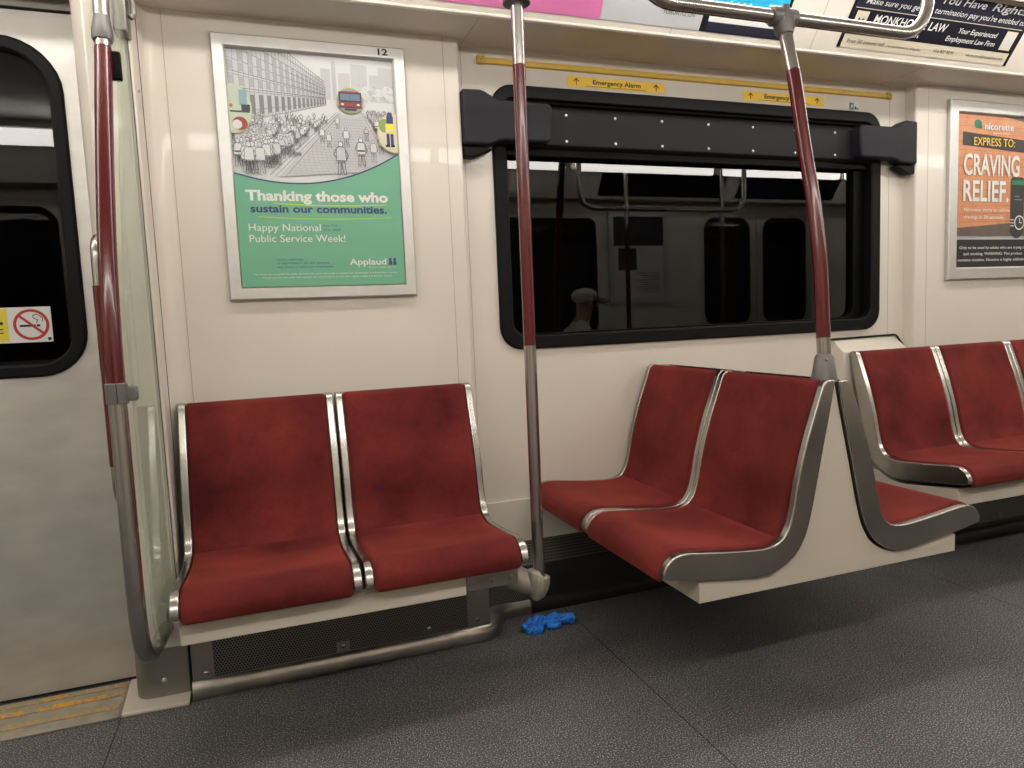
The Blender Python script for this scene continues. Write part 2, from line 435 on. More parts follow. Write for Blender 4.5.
# opposite side of the car, seen only in the window glass
m = MB()
m.box(XL, -1.72, YB - .06, YB, 0, ZS + .02, CREAM); m.box(-.33, 1.98, YB - .06, YB, 0, ZS + .02, CREAM); m.box(-1.72, -.33, YB - .06, YB, 1.95, ZS + .02, CREAM); m.box(2.80, 3.86, YB - .06, YB, 0, ZS + .02, CREAM); m.box(5.16, XR, YB - .06, YB, 0, ZS + .02, CREAM)
m.box(1.98, 2.80, YB - .06, YB, 0, .95, CREAM); m.box(1.98, 2.80, YB - .06, YB, 1.86, ZS + .02, CREAM); m.box(3.86, 5.16, YB - .06, YB, 1.95, ZS + .02, CREAM)
struct(m.obj('wall_front', CREAM, smooth=0))
w2 = MB(); w2.ring(rrect(1.95, 2.83, .92, 1.89, .08), rrect(2.0, 2.78, .97, 1.84, .05), YB + .004, YB - .05)
w2 = struct(w2.obj('window_2', BLACKRUB))
m = MB(); m.box(1.97, 2.81, YB - .05, YB - .044, .94, 1.87); m.obj('window_pane', WGLASS, w2, smooth=0)
def far_doors(name, x0, x1):
    mid = (x0 + x1) / 2; lv = ((x0, mid - .005), (mid + .005, x1)); d = MB()
    for a, b in lv: d.ring(rrect(a, b, .01, 1.95, .004), rrect(a + .10, b - .10, .96, 1.88, .10), YB - .02, YB - .05, STEEL_DOOR)
    d = struct(d.obj(name, STEEL_DOOR))
    for a, b in lv:
        m = MB(); m.ring(rrect(a + .07, b - .07, .93, 1.91, .12), rrect(a + .11, b - .11, .97, 1.87, .09), YB - .012, YB - .04); m.obj('window_gasket', BLACKRUB, d)
        m = MB(); m.box(a + .09, b - .09, YB - .045, YB - .04, .95, 1.89); m.obj('window_pane', WGLASS, d, smooth=0)
far_doors('door_3', 3.86, 5.16); far_doors('door_4', -1.72, -.33)
# tunnel lining beyond the glass on both sides
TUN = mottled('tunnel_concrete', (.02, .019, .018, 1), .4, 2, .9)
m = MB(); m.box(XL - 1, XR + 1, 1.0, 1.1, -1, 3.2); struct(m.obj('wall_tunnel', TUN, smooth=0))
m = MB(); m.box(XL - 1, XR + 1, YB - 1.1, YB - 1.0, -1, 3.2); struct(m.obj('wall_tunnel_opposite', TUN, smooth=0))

# ------------------------------------------------------------------ ceiling lights
def light(x0, x1, side, label):
    f = (lambda y: y) if side > 0 else (lambda y: YB - y)
    t = thing('ceiling_light', label, 'light', ((x0 + x1) / 2, f(-.467), 2.24), group='fluorescent strips along the coves')
    m = MB(); prof = [(-.432, 2.262), (-.435, 2.212), (-.442, 2.188), (-.455, 2.177), (-.479, 2.177), (-.492, 2.188), (-.499, 2.212), (-.502, 2.262)]
    m.prism([(f(y), z) for y, z in prof], 'x', x0 + .03, x1 - .03); m.obj('diffuser', LIGHT, t, smooth=50)
    m = MB(); m.prism([(f(-.408), 2.194), (f(-.424), 2.194), (f(-.424), 2.262), (f(-.535), 2.262), (f(-.535), 2.298), (f(-.408), 2.298)], 'x', x0, x1); m.obj('housing', CREAM_PAINT, t, bevel=.003)  # unseen wing on the cove side, added to block lamp light from the cards
for k, x in enumerate((-2.9, -1.57, -.24, 1.09, 2.42, 3.75, 5.08)):
    w = ('beyond the door', 'over the door', 'over the poster wall', 'over the window', 'over the far panel', 'further along the car', 'at the far end')[k]
    light(x, x + 1.28, 1, 'white fluorescent strip light above the advertising cove ' + w)
    light(x, x + 1.28, -1, 'white fluorescent strip light in the opposite cove facing the part ' + w)

# ------------------------------------------------------------------ main window
def xz(pts): return pts
win = MB(); R4 = (.085, .085, .08, .08)
win.ring(rrect(.902, 2.706, .957, 1.900, R4), rrect(.953, 2.653, 1.007, 1.853, (.05, .05, .03, .03)), YW - .014, .105)
win = struct(win.obj('window_1', BLACKRUB, bevel=.006))
m = MB(); m.ring(rrect(.945, 2.66, 1.0, 1.86, .045), rrect(.968, 2.592, 1.013, 1.845, (.045, .06, .03, .03)), .084, .112); m.obj('inner_frame', BLACKGLOSS, win, bevel=.003)
m = MB(); m.box(.95, 2.61, .107, .112, 1.0, 1.86); m.obj('window_pane', WGLASS, win, smooth=0)
# black valance panel with a riveted band
m = MB(); m.box(.95, 2.655, .066, .086, 1.658, 1.86); m.obj('valance_panel', BLACKGLOSS, win, bevel=.004)
m = MB(); m.tube([(.97, .058, 1.846), (2.64, .058, 1.846)], .007, 8); m.obj('valance_bead', BLACKGLOSS, win)
bd = MB(); bd.prism([(.046, 1.688), (.039, 1.695), (.039, 1.812), (.046, 1.822), (.066, 1.826), (.066, 1.684)], 'x', .96, 2.65); bd = bd.obj('riveted_band', BAND, win, bevel=.002)
for x in (1.186, 1.388, 1.590, 1.802, 2.015, 2.228, 2.44):
    for z in (1.802, 1.709):
        m = MB(); m.ball((x, .0385, z), .0055, seg=10, scale=(1, .5, 1)); m.obj('rivet', RIVET, bd)

def end_cover(flip, label):
    pts = [(.779, 1.855), (.846, 1.857), (.862, 1.852), (.905, 1.829), (.92, 1.826), (1.094, 1.825), (1.106, 1.821), (1.111, 1.809), (1.106, 1.703), (1.101, 1.694), (1.09, 1.690), (.925, 1.689), (.908, 1.687), (.884, 1.675), (.868, 1.672), (.779, 1.672)]
    if flip:
        pts = [(2.857 + .777 - x + (.0 if x < .8 else .006), z + .003) for x, z in pts]
    t = thing('window_end_cover', label, 'cover', ((pts[0][0] + pts[8][0]) / 2, .05, 1.67), group='end covers of the window band')
    m = MB(); m.prism(pts, 'y', -.012, .045); m.obj('cover', BOXGREY, t, bevel=.009, seg=3)
    lo = [(.780, 1.668), (.868, 1.668), (.888, 1.660), (.874, 1.655), (.828, 1.634), (.815, 1.631), (.780, 1.632)]
    if flip: lo = [(2.857 + .777 - x, z + .003) for x, z in lo]
    m = MB(); m.prism(lo, 'y', .0, .045); m.obj('lower_lip', BLACKRUB, t, bevel=.005)
end_cover(False, 'charcoal plastic end cover at the left end of the window band, behind the straight pole')
end_cover(True, 'charcoal plastic end cover at the right end of the window band')

# emergency alarm strip and signs
t = thing('alarm_strip', 'long yellow emergency alarm strip running above the window', 'alarm strip', (.856, YW - .012, 1.966))
m = MB(); m.prism([(YW, 1.964), (YW - .010, 1.967), (YW - .013, 1.976), (YW - .010, 1.985), (YW, 1.988)], 'x', .885, 2.735); m.obj('strip', YELLOW, t, smooth=50)
for x in (.856, 2.735):
    m = MB(); m.box(x, x + .03, YW - .016, YW, 1.962, 1.990); c = m.obj('end_cap', mottled('worn_yellow', srgb(190, 160, 62), .2, 60, .5), t, bevel=.004)
    m = MB(); m.ball((x + .015, YW - .016, 1.976), .004, seg=8, scale=(1, .5, 1)); m.obj('screw', STEEL_DARK, c)
def alarm_sign(x0, x1, label):
    z0, z1 = 1.913, 1.949
    t = thing('alarm_sign', label, 'sign', ((x0 + x1) / 2, YW, z0), group='yellow Emergency Alarm signs')
    A = Art((x0, YW - .0012, z0)); W = x1 - x0; A.slab(rrect(0, W, 0, z1 - z0, .002, 3), SIGNYEL)
    for u in (.037, W - .037):
        pass
    A.m.obj('sign_plate', SIGNYEL, t, smooth=0)
    B = Art((x0, YW - .0012, z0)); B.h = .0008
    B.line((.075, .0045), (W - .085, .0045), .0022, mott_amber)
    text(B, 'Emergency Alarm', .105, W - .105, .0125, .0165, INK, t, bold=.022, hh=.001)
    B.m.obj('caption_line', INK, t, smooth=0)
    for u in (.037, W - .037):
        K = Art((x0, YW - .0012, z0)); K.h = .001
        K.line((u, .006), (u, .027), .0036, INK); K.line((u - .011, .018), (u + .0012, .0302), .0036, INK); K.line((u + .011, .018), (u - .0012, .0302), .0036, INK)
        K.m.obj('arrow', INK, t, smooth=0)
mott_amber = plain('amber_line', srgb(176, 132, 30), .5)
alarm_sign(1.203, 1.615, 'yellow Emergency Alarm sign nearer the straight pole, above the window')
alarm_sign(1.982, 2.396, 'yellow Emergency Alarm sign crossed by the bent pole, above the window')
def sticker(x0, z0, w, h, label, cols):
    A = Art((x0, YW - .001, z0)); A.slab([(0, 0), (w, 0), (w, h), (0, h)], WHITE)
    A.rect(.002, .002, w * .48, h - .002, cols[0]); A.layer(); A.poly([(w * .2, h * .2), (w * .42, h * .55), (w * .25, h * .8)], WHITE)
    A.rect(w * .55, h * .15, w * .72, h * .5, cols[1]); A.rect(w * .76, h * .15, w * .92, h * .35, cols[1])
    tag(A.m.obj('sticker', WHITE, smooth=0), label, 'sticker')
sticker(2.533, 1.905, .056, .034, 'small white and teal sticker above the right end of the window', (plain('teal', srgb(70, 130, 140), .5), INK))
sticker(1.005, 1.925, .024, .026, 'tiny white sticker beside the straight pole under the yellow strip', (plain('grey_print', srgb(190, 188, 180), .5), INK))

# ------------------------------------------------------------------ posters
def poster_frame(t, x0, x1, z0, z1, bar, y=-.020):
    fr = MB(); i0, i1, k0, k1 = x0 + bar, x1 - bar, z0 + bar, z1 - bar
    prof = lambda d, yy: [(x0 + d, yy, z0 + d), (x1 - d, yy, z0 + d), (x1 - d, yy, z1 - d), (x0 + d, yy, z1 - d)]
    fr.loft([prof(0, 0), prof(0, y + .004), prof(.004, y), prof(bar - .006, y), prof(bar, y + .006), prof(bar, -.002)], ALU, True, False)
    fr.obj('frame', ALU, t, smooth=20)

# --- public service poster
FW, FZ0, FZ1 = .588, 1.164, 1.964
po = thing('framed_poster', 'framed green and white Thanking those who poster above the two left seats', 'poster', (FW / 2, 0, FZ0))
poster_frame(po, 0, FW, FZ0, FZ1, .041)
A = Art((0, -.006, 0)); SX0, SX1, SZ0, SZ1 = .039, .549, 1.203, 1.925
PAPER = plain('paper_white', srgb(212, 213, 215), .45); GREEN = plain('poster_green', srgb(108, 172, 142), .45)
NAVY = plain('poster_navy', srgb(52, 62, 110), .5); LIME = plain('poster_lime', srgb(176, 210, 70), .5)
LG = [plain('pencil_%s' % n, srgb(v, v, v + 3), .6) for n, v in (('pale', 196), ('light', 172), ('mid', 132), ('dark', 92))]
A.slab([(SX0, SZ0), (SX1, SZ0), (SX1, SZ1), (SX0, SZ1)], PAPER)
VPx, VPz = .40, 1.790
# skyline towers, far end of the street
for (u, w, z) in ((.285, .03, 1.86), (.318, .028, 1.885), (.352, .012, 1.91), (.372, .036, 1.875), (.412, .05, 1.905), (.47, .03, 1.875), (.50, .048, 1.90)):
    A.rect(u, 1.79, min(u + w, SX1), z, LG[0])
    for k in range(5): A.line((u + w * k / 4, 1.80), (u + w * k / 4, z), .0006, LG[1])
A.layer()
# facades on the left, lines running to the vanishing point
def towards(u, z, s): return (u + (VPx - u) * s, z + (VPz - z) * s)
A.poly([(SX0, 1.70), towards(SX0, 1.70, .78), towards(SX0, 2.02, .78), (SX0 + .17, SZ1), (SX0, SZ1)], LG[0]); A.layer()
def edge_clip(p): return (min(max(p[0], SX0), SX1), min(max(p[1], SZ0), SZ1))
for z in (1.70, 1.735, 1.80, 1.81, 1.852, 1.862, 1.90, 1.94, 1.98, 2.02, 2.06):
    s0 = 0 if z <= SZ1 else (z - SZ1) / (z - VPz)
    A.line(towards(SX0, z, s0), towards(SX0, z, .80), .0016, LG[3] if z in (1.81, 1.862) else LG[2])
u = SX0
for k in range(44):
    s = 1 - .955 ** k * .99
    if s > .8: break
    a, b = towards(SX0, 1.70, s), towards(SX0, 2.06, s)
    A.line(a, (b[0], min(b[1], SZ1)), .0011, LG[2])
    if k % 2 == 0:
        s2 = 1 - .955 ** (k + 1) * .99
        for z0, z1 in ((1.715, 1.79), (1.82, 1.846), (1.868, 1.893), (1.905, 1.935), (1.945, 1.975)):
            q = [towards(SX0, z0, s), towards(SX0, z0, s2), towards(SX0, z1, s2), towards(SX0, z1, s)]
            if max(p[1] for p in q) < SZ1:
                A.poly(q, LG[1] if z0 > 1.72 else LG[2], A.h + .0002); A.pl(q, .0011, LG[3], True)
# trees at right
for k in range(60):
    A.h += .00002; A.ell(random.uniform(.45, .54), random.uniform(1.80, 1.84), .011, .009, PAPER if k % 3 else LG[0], 9)
A.layer()
for k in range(50):
    a = random.uniform(0, 6.28); u, z = random.uniform(.43, .54), random.uniform(1.80, 1.845)
    A.h += .000006; A.line((u, z), (u + .008 * math.cos(a), z + .006 * math.sin(a)), .0008, LG[2])
# the road and its kerbs
A.poly([(.17, 1.545), (.46, 1.57), (.545, 1.62), (.455, 1.745), (.36, 1.745)], LG[0]); A.layer()
for p, q in (((.144, 1.549), (.358, 1.75)), ((.160, 1.546), (.366, 1.75)), ((.190, 1.545), (.372, 1.75)), ((.52, 1.645), (.441, 1.755)), ((.505, 1.63), (.436, 1.755))):
    A.line(p, q, .0012, LG[3])
for k in range(22):
    z = 1.548 + .19 * (k / 22) ** 1.0; s = (z - 1.545) / .2
    a, b = .20 + (.372 - .20) * s, .50 - (.50 - .44) * s
    z2 = max(z, 1.548)
    A.line((a, z2 + .0), (min(b, .40 + .12 * s if z < 1.57 else b), z2), .0005, LG[2])
    for j in range(16):
        uu = a + (b - a) * (j + (k % 2) * .5) / 16
        if uu < .45 or z > 1.575: A.line((uu, z2), (uu + (VPx - uu) * .03, z2 + .0085), .0005, LG[2])
A.rect(.218, 1.612, .243, 1.622, LG[2])
# crowd, drawn in outline and smaller with distance
def figure(u, z, h):
    g = random.choice((LG[2], LG[3], LG[3], LG[3])); w = h * .15; lw = max(.0010, h * .017)
    A.poly([(u - w, z + h * .4), (u + w, z + h * .4), (u + w * .85, z + h * .8), (u - w * .85, z + h * .8)], random.choice((PAPER, LG[0], PAPER))); A.h += .000004
    A.pl([(u - w, z + h * .42), (u - w * .9, z + h * .78), (u - w * .3, z + h * .84), (u + w * .3, z + h * .84), (u + w * .9, z + h * .78), (u + w, z + h * .42)], lw, g, True)
    A.pl([(u - w * .6, z + h * .42), (u - w * .8, z), (u - w * .3, z), (u, z + h * .36), (u + w * .4, z), (u + w * .9, z), (u + w * .6, z + h * .42)], lw, g)
    A.ell(u, z + h * .91, w * .5, h * .085, random.choice((PAPER, LG[0])), 9); A.h += .000004
    A.pl([(u + w * .5 * math.cos(a), z + h * .91 + h * .085 * math.sin(a)) for a in [2 * PI * k / 9 for k in range(9)]], lw, g, True)
    A.pl([(u - w * .9, z + h * .76), (u - w * 1.5, z + h * .6), (u - w * .9, z + h * .5)], lw, g)
    A.pl([(u + w * .9, z + h * .76), (u + w * 1.45, z + h * .58), (u + w * 1.1, z + h * .46)], lw, g)
    A.h += .000004
    if random.random() < .4: A.rect(u - w * .8, z + h * .5, u + w * .8, z + h * .56, g)
people = []
for k in range(170):
    d = random.random() ** .65
    z = 1.725 - .175 * (1 - d)
    h = .022 + .075 * (1 - d) ** 1.3
    lim = .15 + .2 * d
    people.append((random.uniform(SX0 + .015, lim - .012), z, h))
for k in range(95):
    d = random.random() ** .7
    z = 1.742 - .06 * (1 - d); h = .022 + .03 * (1 - d)
    people.append((random.uniform(.455 + .03 * (1 - d), SX1 - .012), z, h))
for u, z, h in ((.365, 1.556, .105), (.43, 1.585, .09), (.47, 1.60, .07), (.385, 1.645, .06), (.45, 1.665, .045), (.36, 1.70, .04), (.495, 1.625, .06), (.33, 1.64, .05), (.31, 1.655, .05)):
    people.append((u, z, h))
for p in sorted(people, key=lambda q: -q[1]):
    A.h += .000006; figure(*p)
A.h += .0003
TRAM_R = plain('tram_red', srgb(150, 62, 48), .5); TRAM_D = plain('tram_dark', srgb(62, 64, 74), .5); TRAM_B = plain('tram_glass', srgb(105, 122, 150), .5)
LIME2 = plain('poster_pale_lime', srgb(186, 194, 130), .5)
def inset(cu_, cz, a, b): A.ell(cu_, cz, a + .0018, b + .0018, LIME2, 28, (SX0, SX1)); A.layer()
inset(.404, 1.789, .041, .038)
A.ell(.404, 1.789, .041, .038, plain('inset_grey', srgb(150, 150, 148), .5)); A.layer()
A.rect(.368, 1.765, .440, 1.815, TRAM_D); A.layer(); A.rect(.373, 1.789, .435, 1.809, TRAM_B); A.rect(.368, 1.770, .440, 1.783, TRAM_R); A.rect(.376, 1.812, .432, 1.817, TRAM_R); A.layer()
for u in (.379, .429): A.ell(u, 1.776, .005, .003, PAPER, 10)
A.line((.404, 1.789), (.404, 1.809), .001, TRAM_D); A.rect(.385, 1.757, .423, 1.764, TRAM_D)
inset(.052, 1.744, .052, .073)
A.ell(.052, 1.744, .052, .073, plain('inset_sage', srgb(186, 200, 180), .5), 28, (SX0, SX1)); A.layer()
A.rect(.07, 1.755, .093, 1.80, plain('inset_blue', srgb(135, 165, 175), .5)); A.rect(.042, 1.733, .098, 1.738, TRAM_D); A.rect(.075, 1.738, .10, 1.757, TRAM_D)
A.ell(.068, 1.70, .022, .020, TRAM_R, 18, (SX0, SX1)); A.layer(); A.ell(.06, 1.697, .014, .014, PAPER, 14, (SX0, SX1)); A.ell(.046, 1.752, .005, .006, plain('skin_tone', srgb(170, 120, 95), .5), 10)
inset(.54, 1.692, .054, .062)
A.ell(.54, 1.692, .054, .062, plain('inset_sand', srgb(212, 206, 178), .5), 28, (SX0, SX1)); A.layer()
A.ell(.508, 1.715, .018, .022, plain('leaf_green', srgb(140, 165, 90), .5), 16); A.layer()
HV = plain('hi_vis', srgb(226, 212, 70), .5)
A.rect(.512, 1.69, .54, 1.722, HV); A.rect(.514, 1.655, .524, 1.69, NAVY); A.rect(.527, 1.655, .537, 1.69, NAVY); A.rect(.510, 1.648, .524, 1.655, INK); A.rect(.527, 1.648, .540, 1.655, INK)
A.rect(.516, 1.722, .538, 1.745, NAVY); A.layer(); A.ell(.527, 1.748, .009, .010, NAVY, 12); A.line((.512, 1.70), (.54, 1.70), .003, PAPER)
# green lower half with the navy wave
def wave(u):
    t = max(0, (u - .042) / .507)
    return 1.552 - .0835 * t * (1 - t) * 1.85 + (t ** 2.2) * .075 - .0
ws = [(SX0 + (SX1 - SX0) * k / 30, wave(SX0 + (SX1 - SX0) * k / 30)) for k in range(31)]
A.layer()
for (a, za), (b, zb) in zip(ws, ws[1:]):
    A.poly([(a, SZ0), (b, SZ0), (b, zb), (a, za)], GREEN); A.poly([(a, za - .0035), (b, zb - .0035), (b, zb + .0012), (a, za + .0012)], NAVY, A.h + .0002)
A.h += .0004
for z0, z1, u0, u1 in ((1.463, 1.460, .15, .50), (1.421, 1.4185, .10, .515)):
    for k in range(12):
        f0, f1 = k / 12, (k + 1) / 12; dip = lambda f: -.006 * 4 * f * (1 - f)
        A.poly([(u0 + (u1 - u0) * f0, z1 + dip(f0)), (u0 + (u1 - u0) * f1, z1 + dip(f1)), (u0 + (u1 - u0) * f1, z0 + dip(f1) * .9), (u0 + (u1 - u0) * f0, z0 + dip(f0) * .9)], LIME)
for u in (.503, .517):   # little navy mark of two heads
    A.ell(u, 1.284, .0045, .005, NAVY, 12); A.poly([(u - .0065, 1.266), (u + .0065, 1.266), (u + .004, 1.279), (u - .004, 1.279)], NAVY)
A.m.obj('printed_sheet', PAPER, po, smooth=0)
HH = A.h + .0003
B = Art((0, -.006, 0))
text(B, 'Thanking those who', .068, .506, 1.470, .0305, WHITE, po, bold=.035, hh=HH)
text(B, 'sustain our communities.', .079, .500, 1.4335, .0235, NAVY, po, bold=.028, hh=HH)
text(B, 'Happy National', .070, .286, 1.376, .0225, WHITE, po, hh=HH)
text(B, 'Public Service Week!', .070, .361, 1.342, .0225, WHITE, po, hh=HH)
text(B, 'June 15th -', .293, .347, 1.390, .007, NAVY, po, hh=HH)
text(B, '21st, 2025', .293, .347, 1.377, .007, NAVY, po, hh=HH)
for k, s in enumerate(('Leave a message', 'of appreciation on our website', 'and share it with our employees')):
    text(B, s, .145, (.225, .305, .318)[k], 1.285 - .012 * k, .0062, NAVY, po, hh=HH)
text(B, 'Applaud', .370, .489, 1.268, .020, WHITE, po, bold=.014, hh=HH)
text(B, 'Thank a public servant', .43, .522, 1.2575, .0042, WHITE, po, hh=HH)
text(B, 'This week we recognize the public servants who work every day to support our communities and keep them running.', .075, .523, 1.240, .0048, WHITE, po, hh=HH)
text(B, 'Thank you to everyone who serves our communities across the region, today and all year round.', .10, .505, 1.229, .0048, WHITE, po, hh=HH)
text(Art((0, -.020, 0)), '12', .500, .532, 1.9365, .0195, INK, po, bold=.03, hh=.0006)

# --- craving relief poster
PX0 = 3.042; PW = .588
pr = thing('framed_poster', 'framed orange and black Craving Relief poster above the far bench', 'poster', (PX0 + PW / 2, 0, FZ0))
poster_frame(pr, PX0, PX0 + PW, FZ0, FZ1, .055)
A = Art((0, -.006, 0)); S0, S1 = 3.093, 3.581
ORANGE = mottled('orange_boards', srgb(204, 140, 98), .12, 18, .45); OLINE = plain('board_joint', srgb(170, 86, 40), .6); TAR = mottled('grey_floor_print', srgb(96, 84, 78), .2, 15, .5)
A.slab([(S0, 1.212), (S1, 1.212), (S1, 1.916), (S0, 1.916)], ORANGE)
for k in range(14):
    z = 1.43 + k * .036
    A.line((S0, z - .006), (S1, z + .006 - .0005 * k), .0014, OLINE)
    for j in range(4):
        u = S0 + .06 + .14 * j + (.07 if k % 2 else 0)
        if u < S1: A.line((u, z), (u, z + .036), .0012, OLINE)
A.layer()
A.poly([(S0, 1.36), (S1, 1.36), (S1, 1.432), (S0, 1.398)], TAR); A.rect(S0, 1.212, S1, 1.346, INK); A.rect(S0, 1.346, S1, 1.362, LG[1])
A.poly([(S0, 1.916), (S1, 1.916), (S1, 1.885), (3.40, 1.908), (S0, 1.913)], TAR)
BOARD = plain('led_board', srgb(42, 40, 42), .5); AMBER = plain('led_amber', srgb(238, 200, 60), .5); PGREEN = plain('logo_green', srgb(24, 120, 84), .5)
A.poly([(3.134, 1.770), (3.566, 1.748), (3.566, 1.806), (3.134, 1.830)], BOARD)
A.layer()
A.ell(3.228, 1.867, .024, .020, PGREEN, 20); A.poly([(3.234, 1.849), (3.256, 1.846), (3.25, 1.872)], PGREEN)
# the spray and its clock badge
A.poly(rrect(3.452, 3.545, 1.352, 1.636, (.045, .045, .02, .02), 5), BOARD); A.layer(); A.rect(3.458, 1.600, 3.545, 1.622, PGREEN)
for rr, mt in ((.034, WHITE), (.028, BOARD)):
    A.ell(3.515, 1.425, rr, rr, mt, 22); A.layer()
A.line((3.515, 1.425), (3.515, 1.447), .004, WHITE); A.line((3.515, 1.425), (3.53, 1.425), .004, WHITE)
for k in range(3): A.line((3.452, 1.41 + .014 * k), (3.478, 1.41 + .014 * k), .004, WHITE)
A.rect(3.478, 1.53, 3.53, 1.534, LG[2]); A.rect(3.478, 1.545, 3.51, 1.549, LG[2])
A.m.obj('printed_sheet', ORANGE, pr, smooth=0)
B = Art((.007, -.006, 0)); HH = .0042
text(B, 'nicorette', 3.263, 3.452, 1.845, .030, WHITE, pr, bold=.02, hh=HH)
text(B, 'quick mist', 3.315, 3.425, 1.828, .006, WHITE, pr, hh=HH)
text(B, 'EXPRESS TO:', 3.195, 3.462, 1.772, .036, AMBER, pr, bold=.004, hh=HH)
text(B, 'CRAVING', 3.132, 3.497, 1.640, .092, WHITE, pr, bold=.022, hh=HH)
text(B, 'RELIEF.', 3.132, 3.428, 1.522, .092, WHITE, pr, bold=.022, hh=HH)
text(B, 'Nicorette starts to relieve', 3.139, 3.437, 1.474, .015, WHITE, pr, bold=.008, hh=HH)
text(B, 'cravings in 30 seconds.', 3.139, 3.40, 1.441, .015, WHITE, pr, bold=.008, hh=HH)
text(B, 'Only to be used by adults who are trying to', 3.115, 3.553, 1.303, .0125, WHITE, pr, bold=.008, hh=HH)
text(B, 'quit smoking. WARNING: This product', 3.14, 3.53, 1.275, .0125, WHITE, pr, bold=.008, hh=HH)
text(B, 'contains nicotine. Nicotine is highly addictive.', 3.105, 3.56, 1.247, .0125, WHITE, pr, bold=.008, hh=HH)

SLATE_ = plain('print_slate', srgb(40, 40, 48), .5)
# --- poster on the opposite side, seen in the glass
px = thing('framed_poster', 'framed white notice poster on the opposite wall, mirrored in the window', 'poster', (3.235, YB, 1.17))
fr = MB(); Y = YB
fr.ring([(2.94, 1.15), (3.53, 1.15), (3.53, 1.95), (2.94, 1.95)], [(2.985, 1.195), (3.485, 1.195), (3.485, 1.905), (2.985, 1.905)], Y + .02, Y); fr.obj('frame', ALU, px, smooth=0)
A = Art((3.485, Y + .006, 1.195), (-1, 0, 0), (0, 0, 1), (0, 1, 0))
A.slab([(0, 0), (.5, 0), (.5, .71), (0, .71)], PAPER); A.rect(0, .46, .5, .71, SLATE_); A.rect(.27, .25, .45, .44, SLATE_)
for k in range(9): A.rect(.04, .06 + .02 * k, .22 + .03 * (k % 3), .066 + .02 * k, LG[3])
A.m.obj('printed_sheet', PAPER, px, smooth=0)

# --- advertising cards on the cove
CO = Vector((0, -.178, ZS)) + EN * .001
def card(name, label, parts_fn, x0, x1, s0, s1, base):
    t = thing(name, label, 'advertisement', tuple(CO + Vector(((x0 + x1) / 2, 0, 0)) + EU * s0))
    A = Art(CO, (1, 0, 0), EU, EN); A.slab([(x0, s0), (x1, s0), (x1, s1), (x0, s1)], base); parts_fn(A, t); A.m.obj('printed_card', base, t, smooth=0)
PINK = plain('card_pink', srgb(206, 116, 168), .5); PALE = plain('card_pale', srgb(184, 187, 189), .5); CYAN = plain('card_cyan', srgb(44, 172, 214), .45)
SLATE = plain('card_slate', srgb(40, 41, 56), .6, spec=.12); CREAMY = plain('card_cream', srgb(205, 196, 176), .5); MIDN = plain('card_midnight', srgb(24, 23, 34), .6, spec=.12)
card('cove_advertisement', 'plain pink advertisement card in the cove above the left panel', lambda A, t: None, .10, 1.2095, .033, .252, PINK)
def c_pale(A, t):
    text(A, 'TORONTO, ON', 1.437, 1.563, .073, .013, INK, t, hh=.0014)
card('cove_advertisement', 'pale grey advertisement card with small black TORONTO, ON', c_pale, 1.2115, 1.592, .033, .252, PALE)
def c_cyan(A, t):
    A.rect(1.597, .033, 1.945, .252, MIDN); A.layer(); A.rect(1.622, .088, 1.932, .246, CYAN); A.rect(1.622, .066, 1.932, .088, WHITE); A.rect(1.622, .036, 1.932, .066, SLATE); A.layer()
    for k in range(4):
        u = 1.69 + .026 * k; A.poly([(u - .012, .118), (u + .002, .100), (u + .016, .120), (u + .004, .138)], (AMBER, WHITE)[k % 2])
    A.rect(1.85, .118, 1.92, .126, WHITE); A.rect(1.85, .134, 1.90, .142, WHITE)
card('cove_advertisement', 'black bordered cyan advertisement card behind the grab rail', c_cyan, 1.597, 1.945, .033, .252, MIDN)
def c_law(A, t):
    A.rect(2.209, .034, 2.226, .252, MIDN); A.rect(3.105, .034, 3.122, .252, MIDN); A.layer()
    A.rect(2.226, .082, 3.105, .170, MIDN); A.rect(2.226, .1725, 3.105, .252, SLATE); A.rect(2.226, .170, 3.105, .1725, CREAMY); A.layer()
    A.rect(2.240, .100, 2.298, .162, CREAMY); A.rect(3.030, .092, 3.092, .162, CREAMY); A.layer(); A.rect(3.039, .102, 3.083, .152, LG[0])
    text(A, 'M', 2.256, 2.284, .118, .022, SLATE, t, hh=.002)
    text(A, 'MONKHOUSE LAW', 2.330, 2.705, .128, .029, WHITE, t, bold=.012, shear=.15, hh=.002)
    text(A, 'Employment Lawyers', 2.36, 2.58, .097, .013, WHITE, t, hh=.002)
    text(A, 'Your Experienced', 2.770, 2.985, .132, .019, WHITE, t, bold=.006, shear=.2, hh=.002)
    text(A, 'Employment Law Firm', 2.722, 2.995, .100, .019, WHITE, t, bold=.006, shear=.2, hh=.002)
    text(A, "Make sure you get the termination pay you're entitled to", 2.262, 3.10, .188, .020, WHITE, t, bold=.004, shear=.2, hh=.002)
    text(A, 'Laid Off?', 2.34, 2.585, .224, .027, WHITE, t, bold=.01, shear=.2, hh=.002)
    text(A, 'You Have', 2.615, 2.85, .224, .027, WHITE, t, bold=.01, shear=.2, hh=.002)
    text(A, 'Rights', 2.885, 3.08, .224, .027, WHITE, t, bold=.01, shear=.2, hh=.002)
    text(A, 'Free 30 minute call', 2.248, 2.43, .053, .014, INK, t, shear=.1, hh=.002)
    text(A, '- no commitment or obligation', 2.44, 2.62, .053, .008, INK, t, hh=.002)
    text(A, '416 907 9249', 2.69, 2.80, .054, .012, INK, t, hh=.002)
    text(A, 'www.monkhouselaw.com', 2.87, 3.085, .054, .012, INK, t, hh=.002)
card('cove_advertisement', 'black and cream employment law firm advertisement card above the far panel', c_law, 2.209, 3.122, .034, .252, CREAMY)

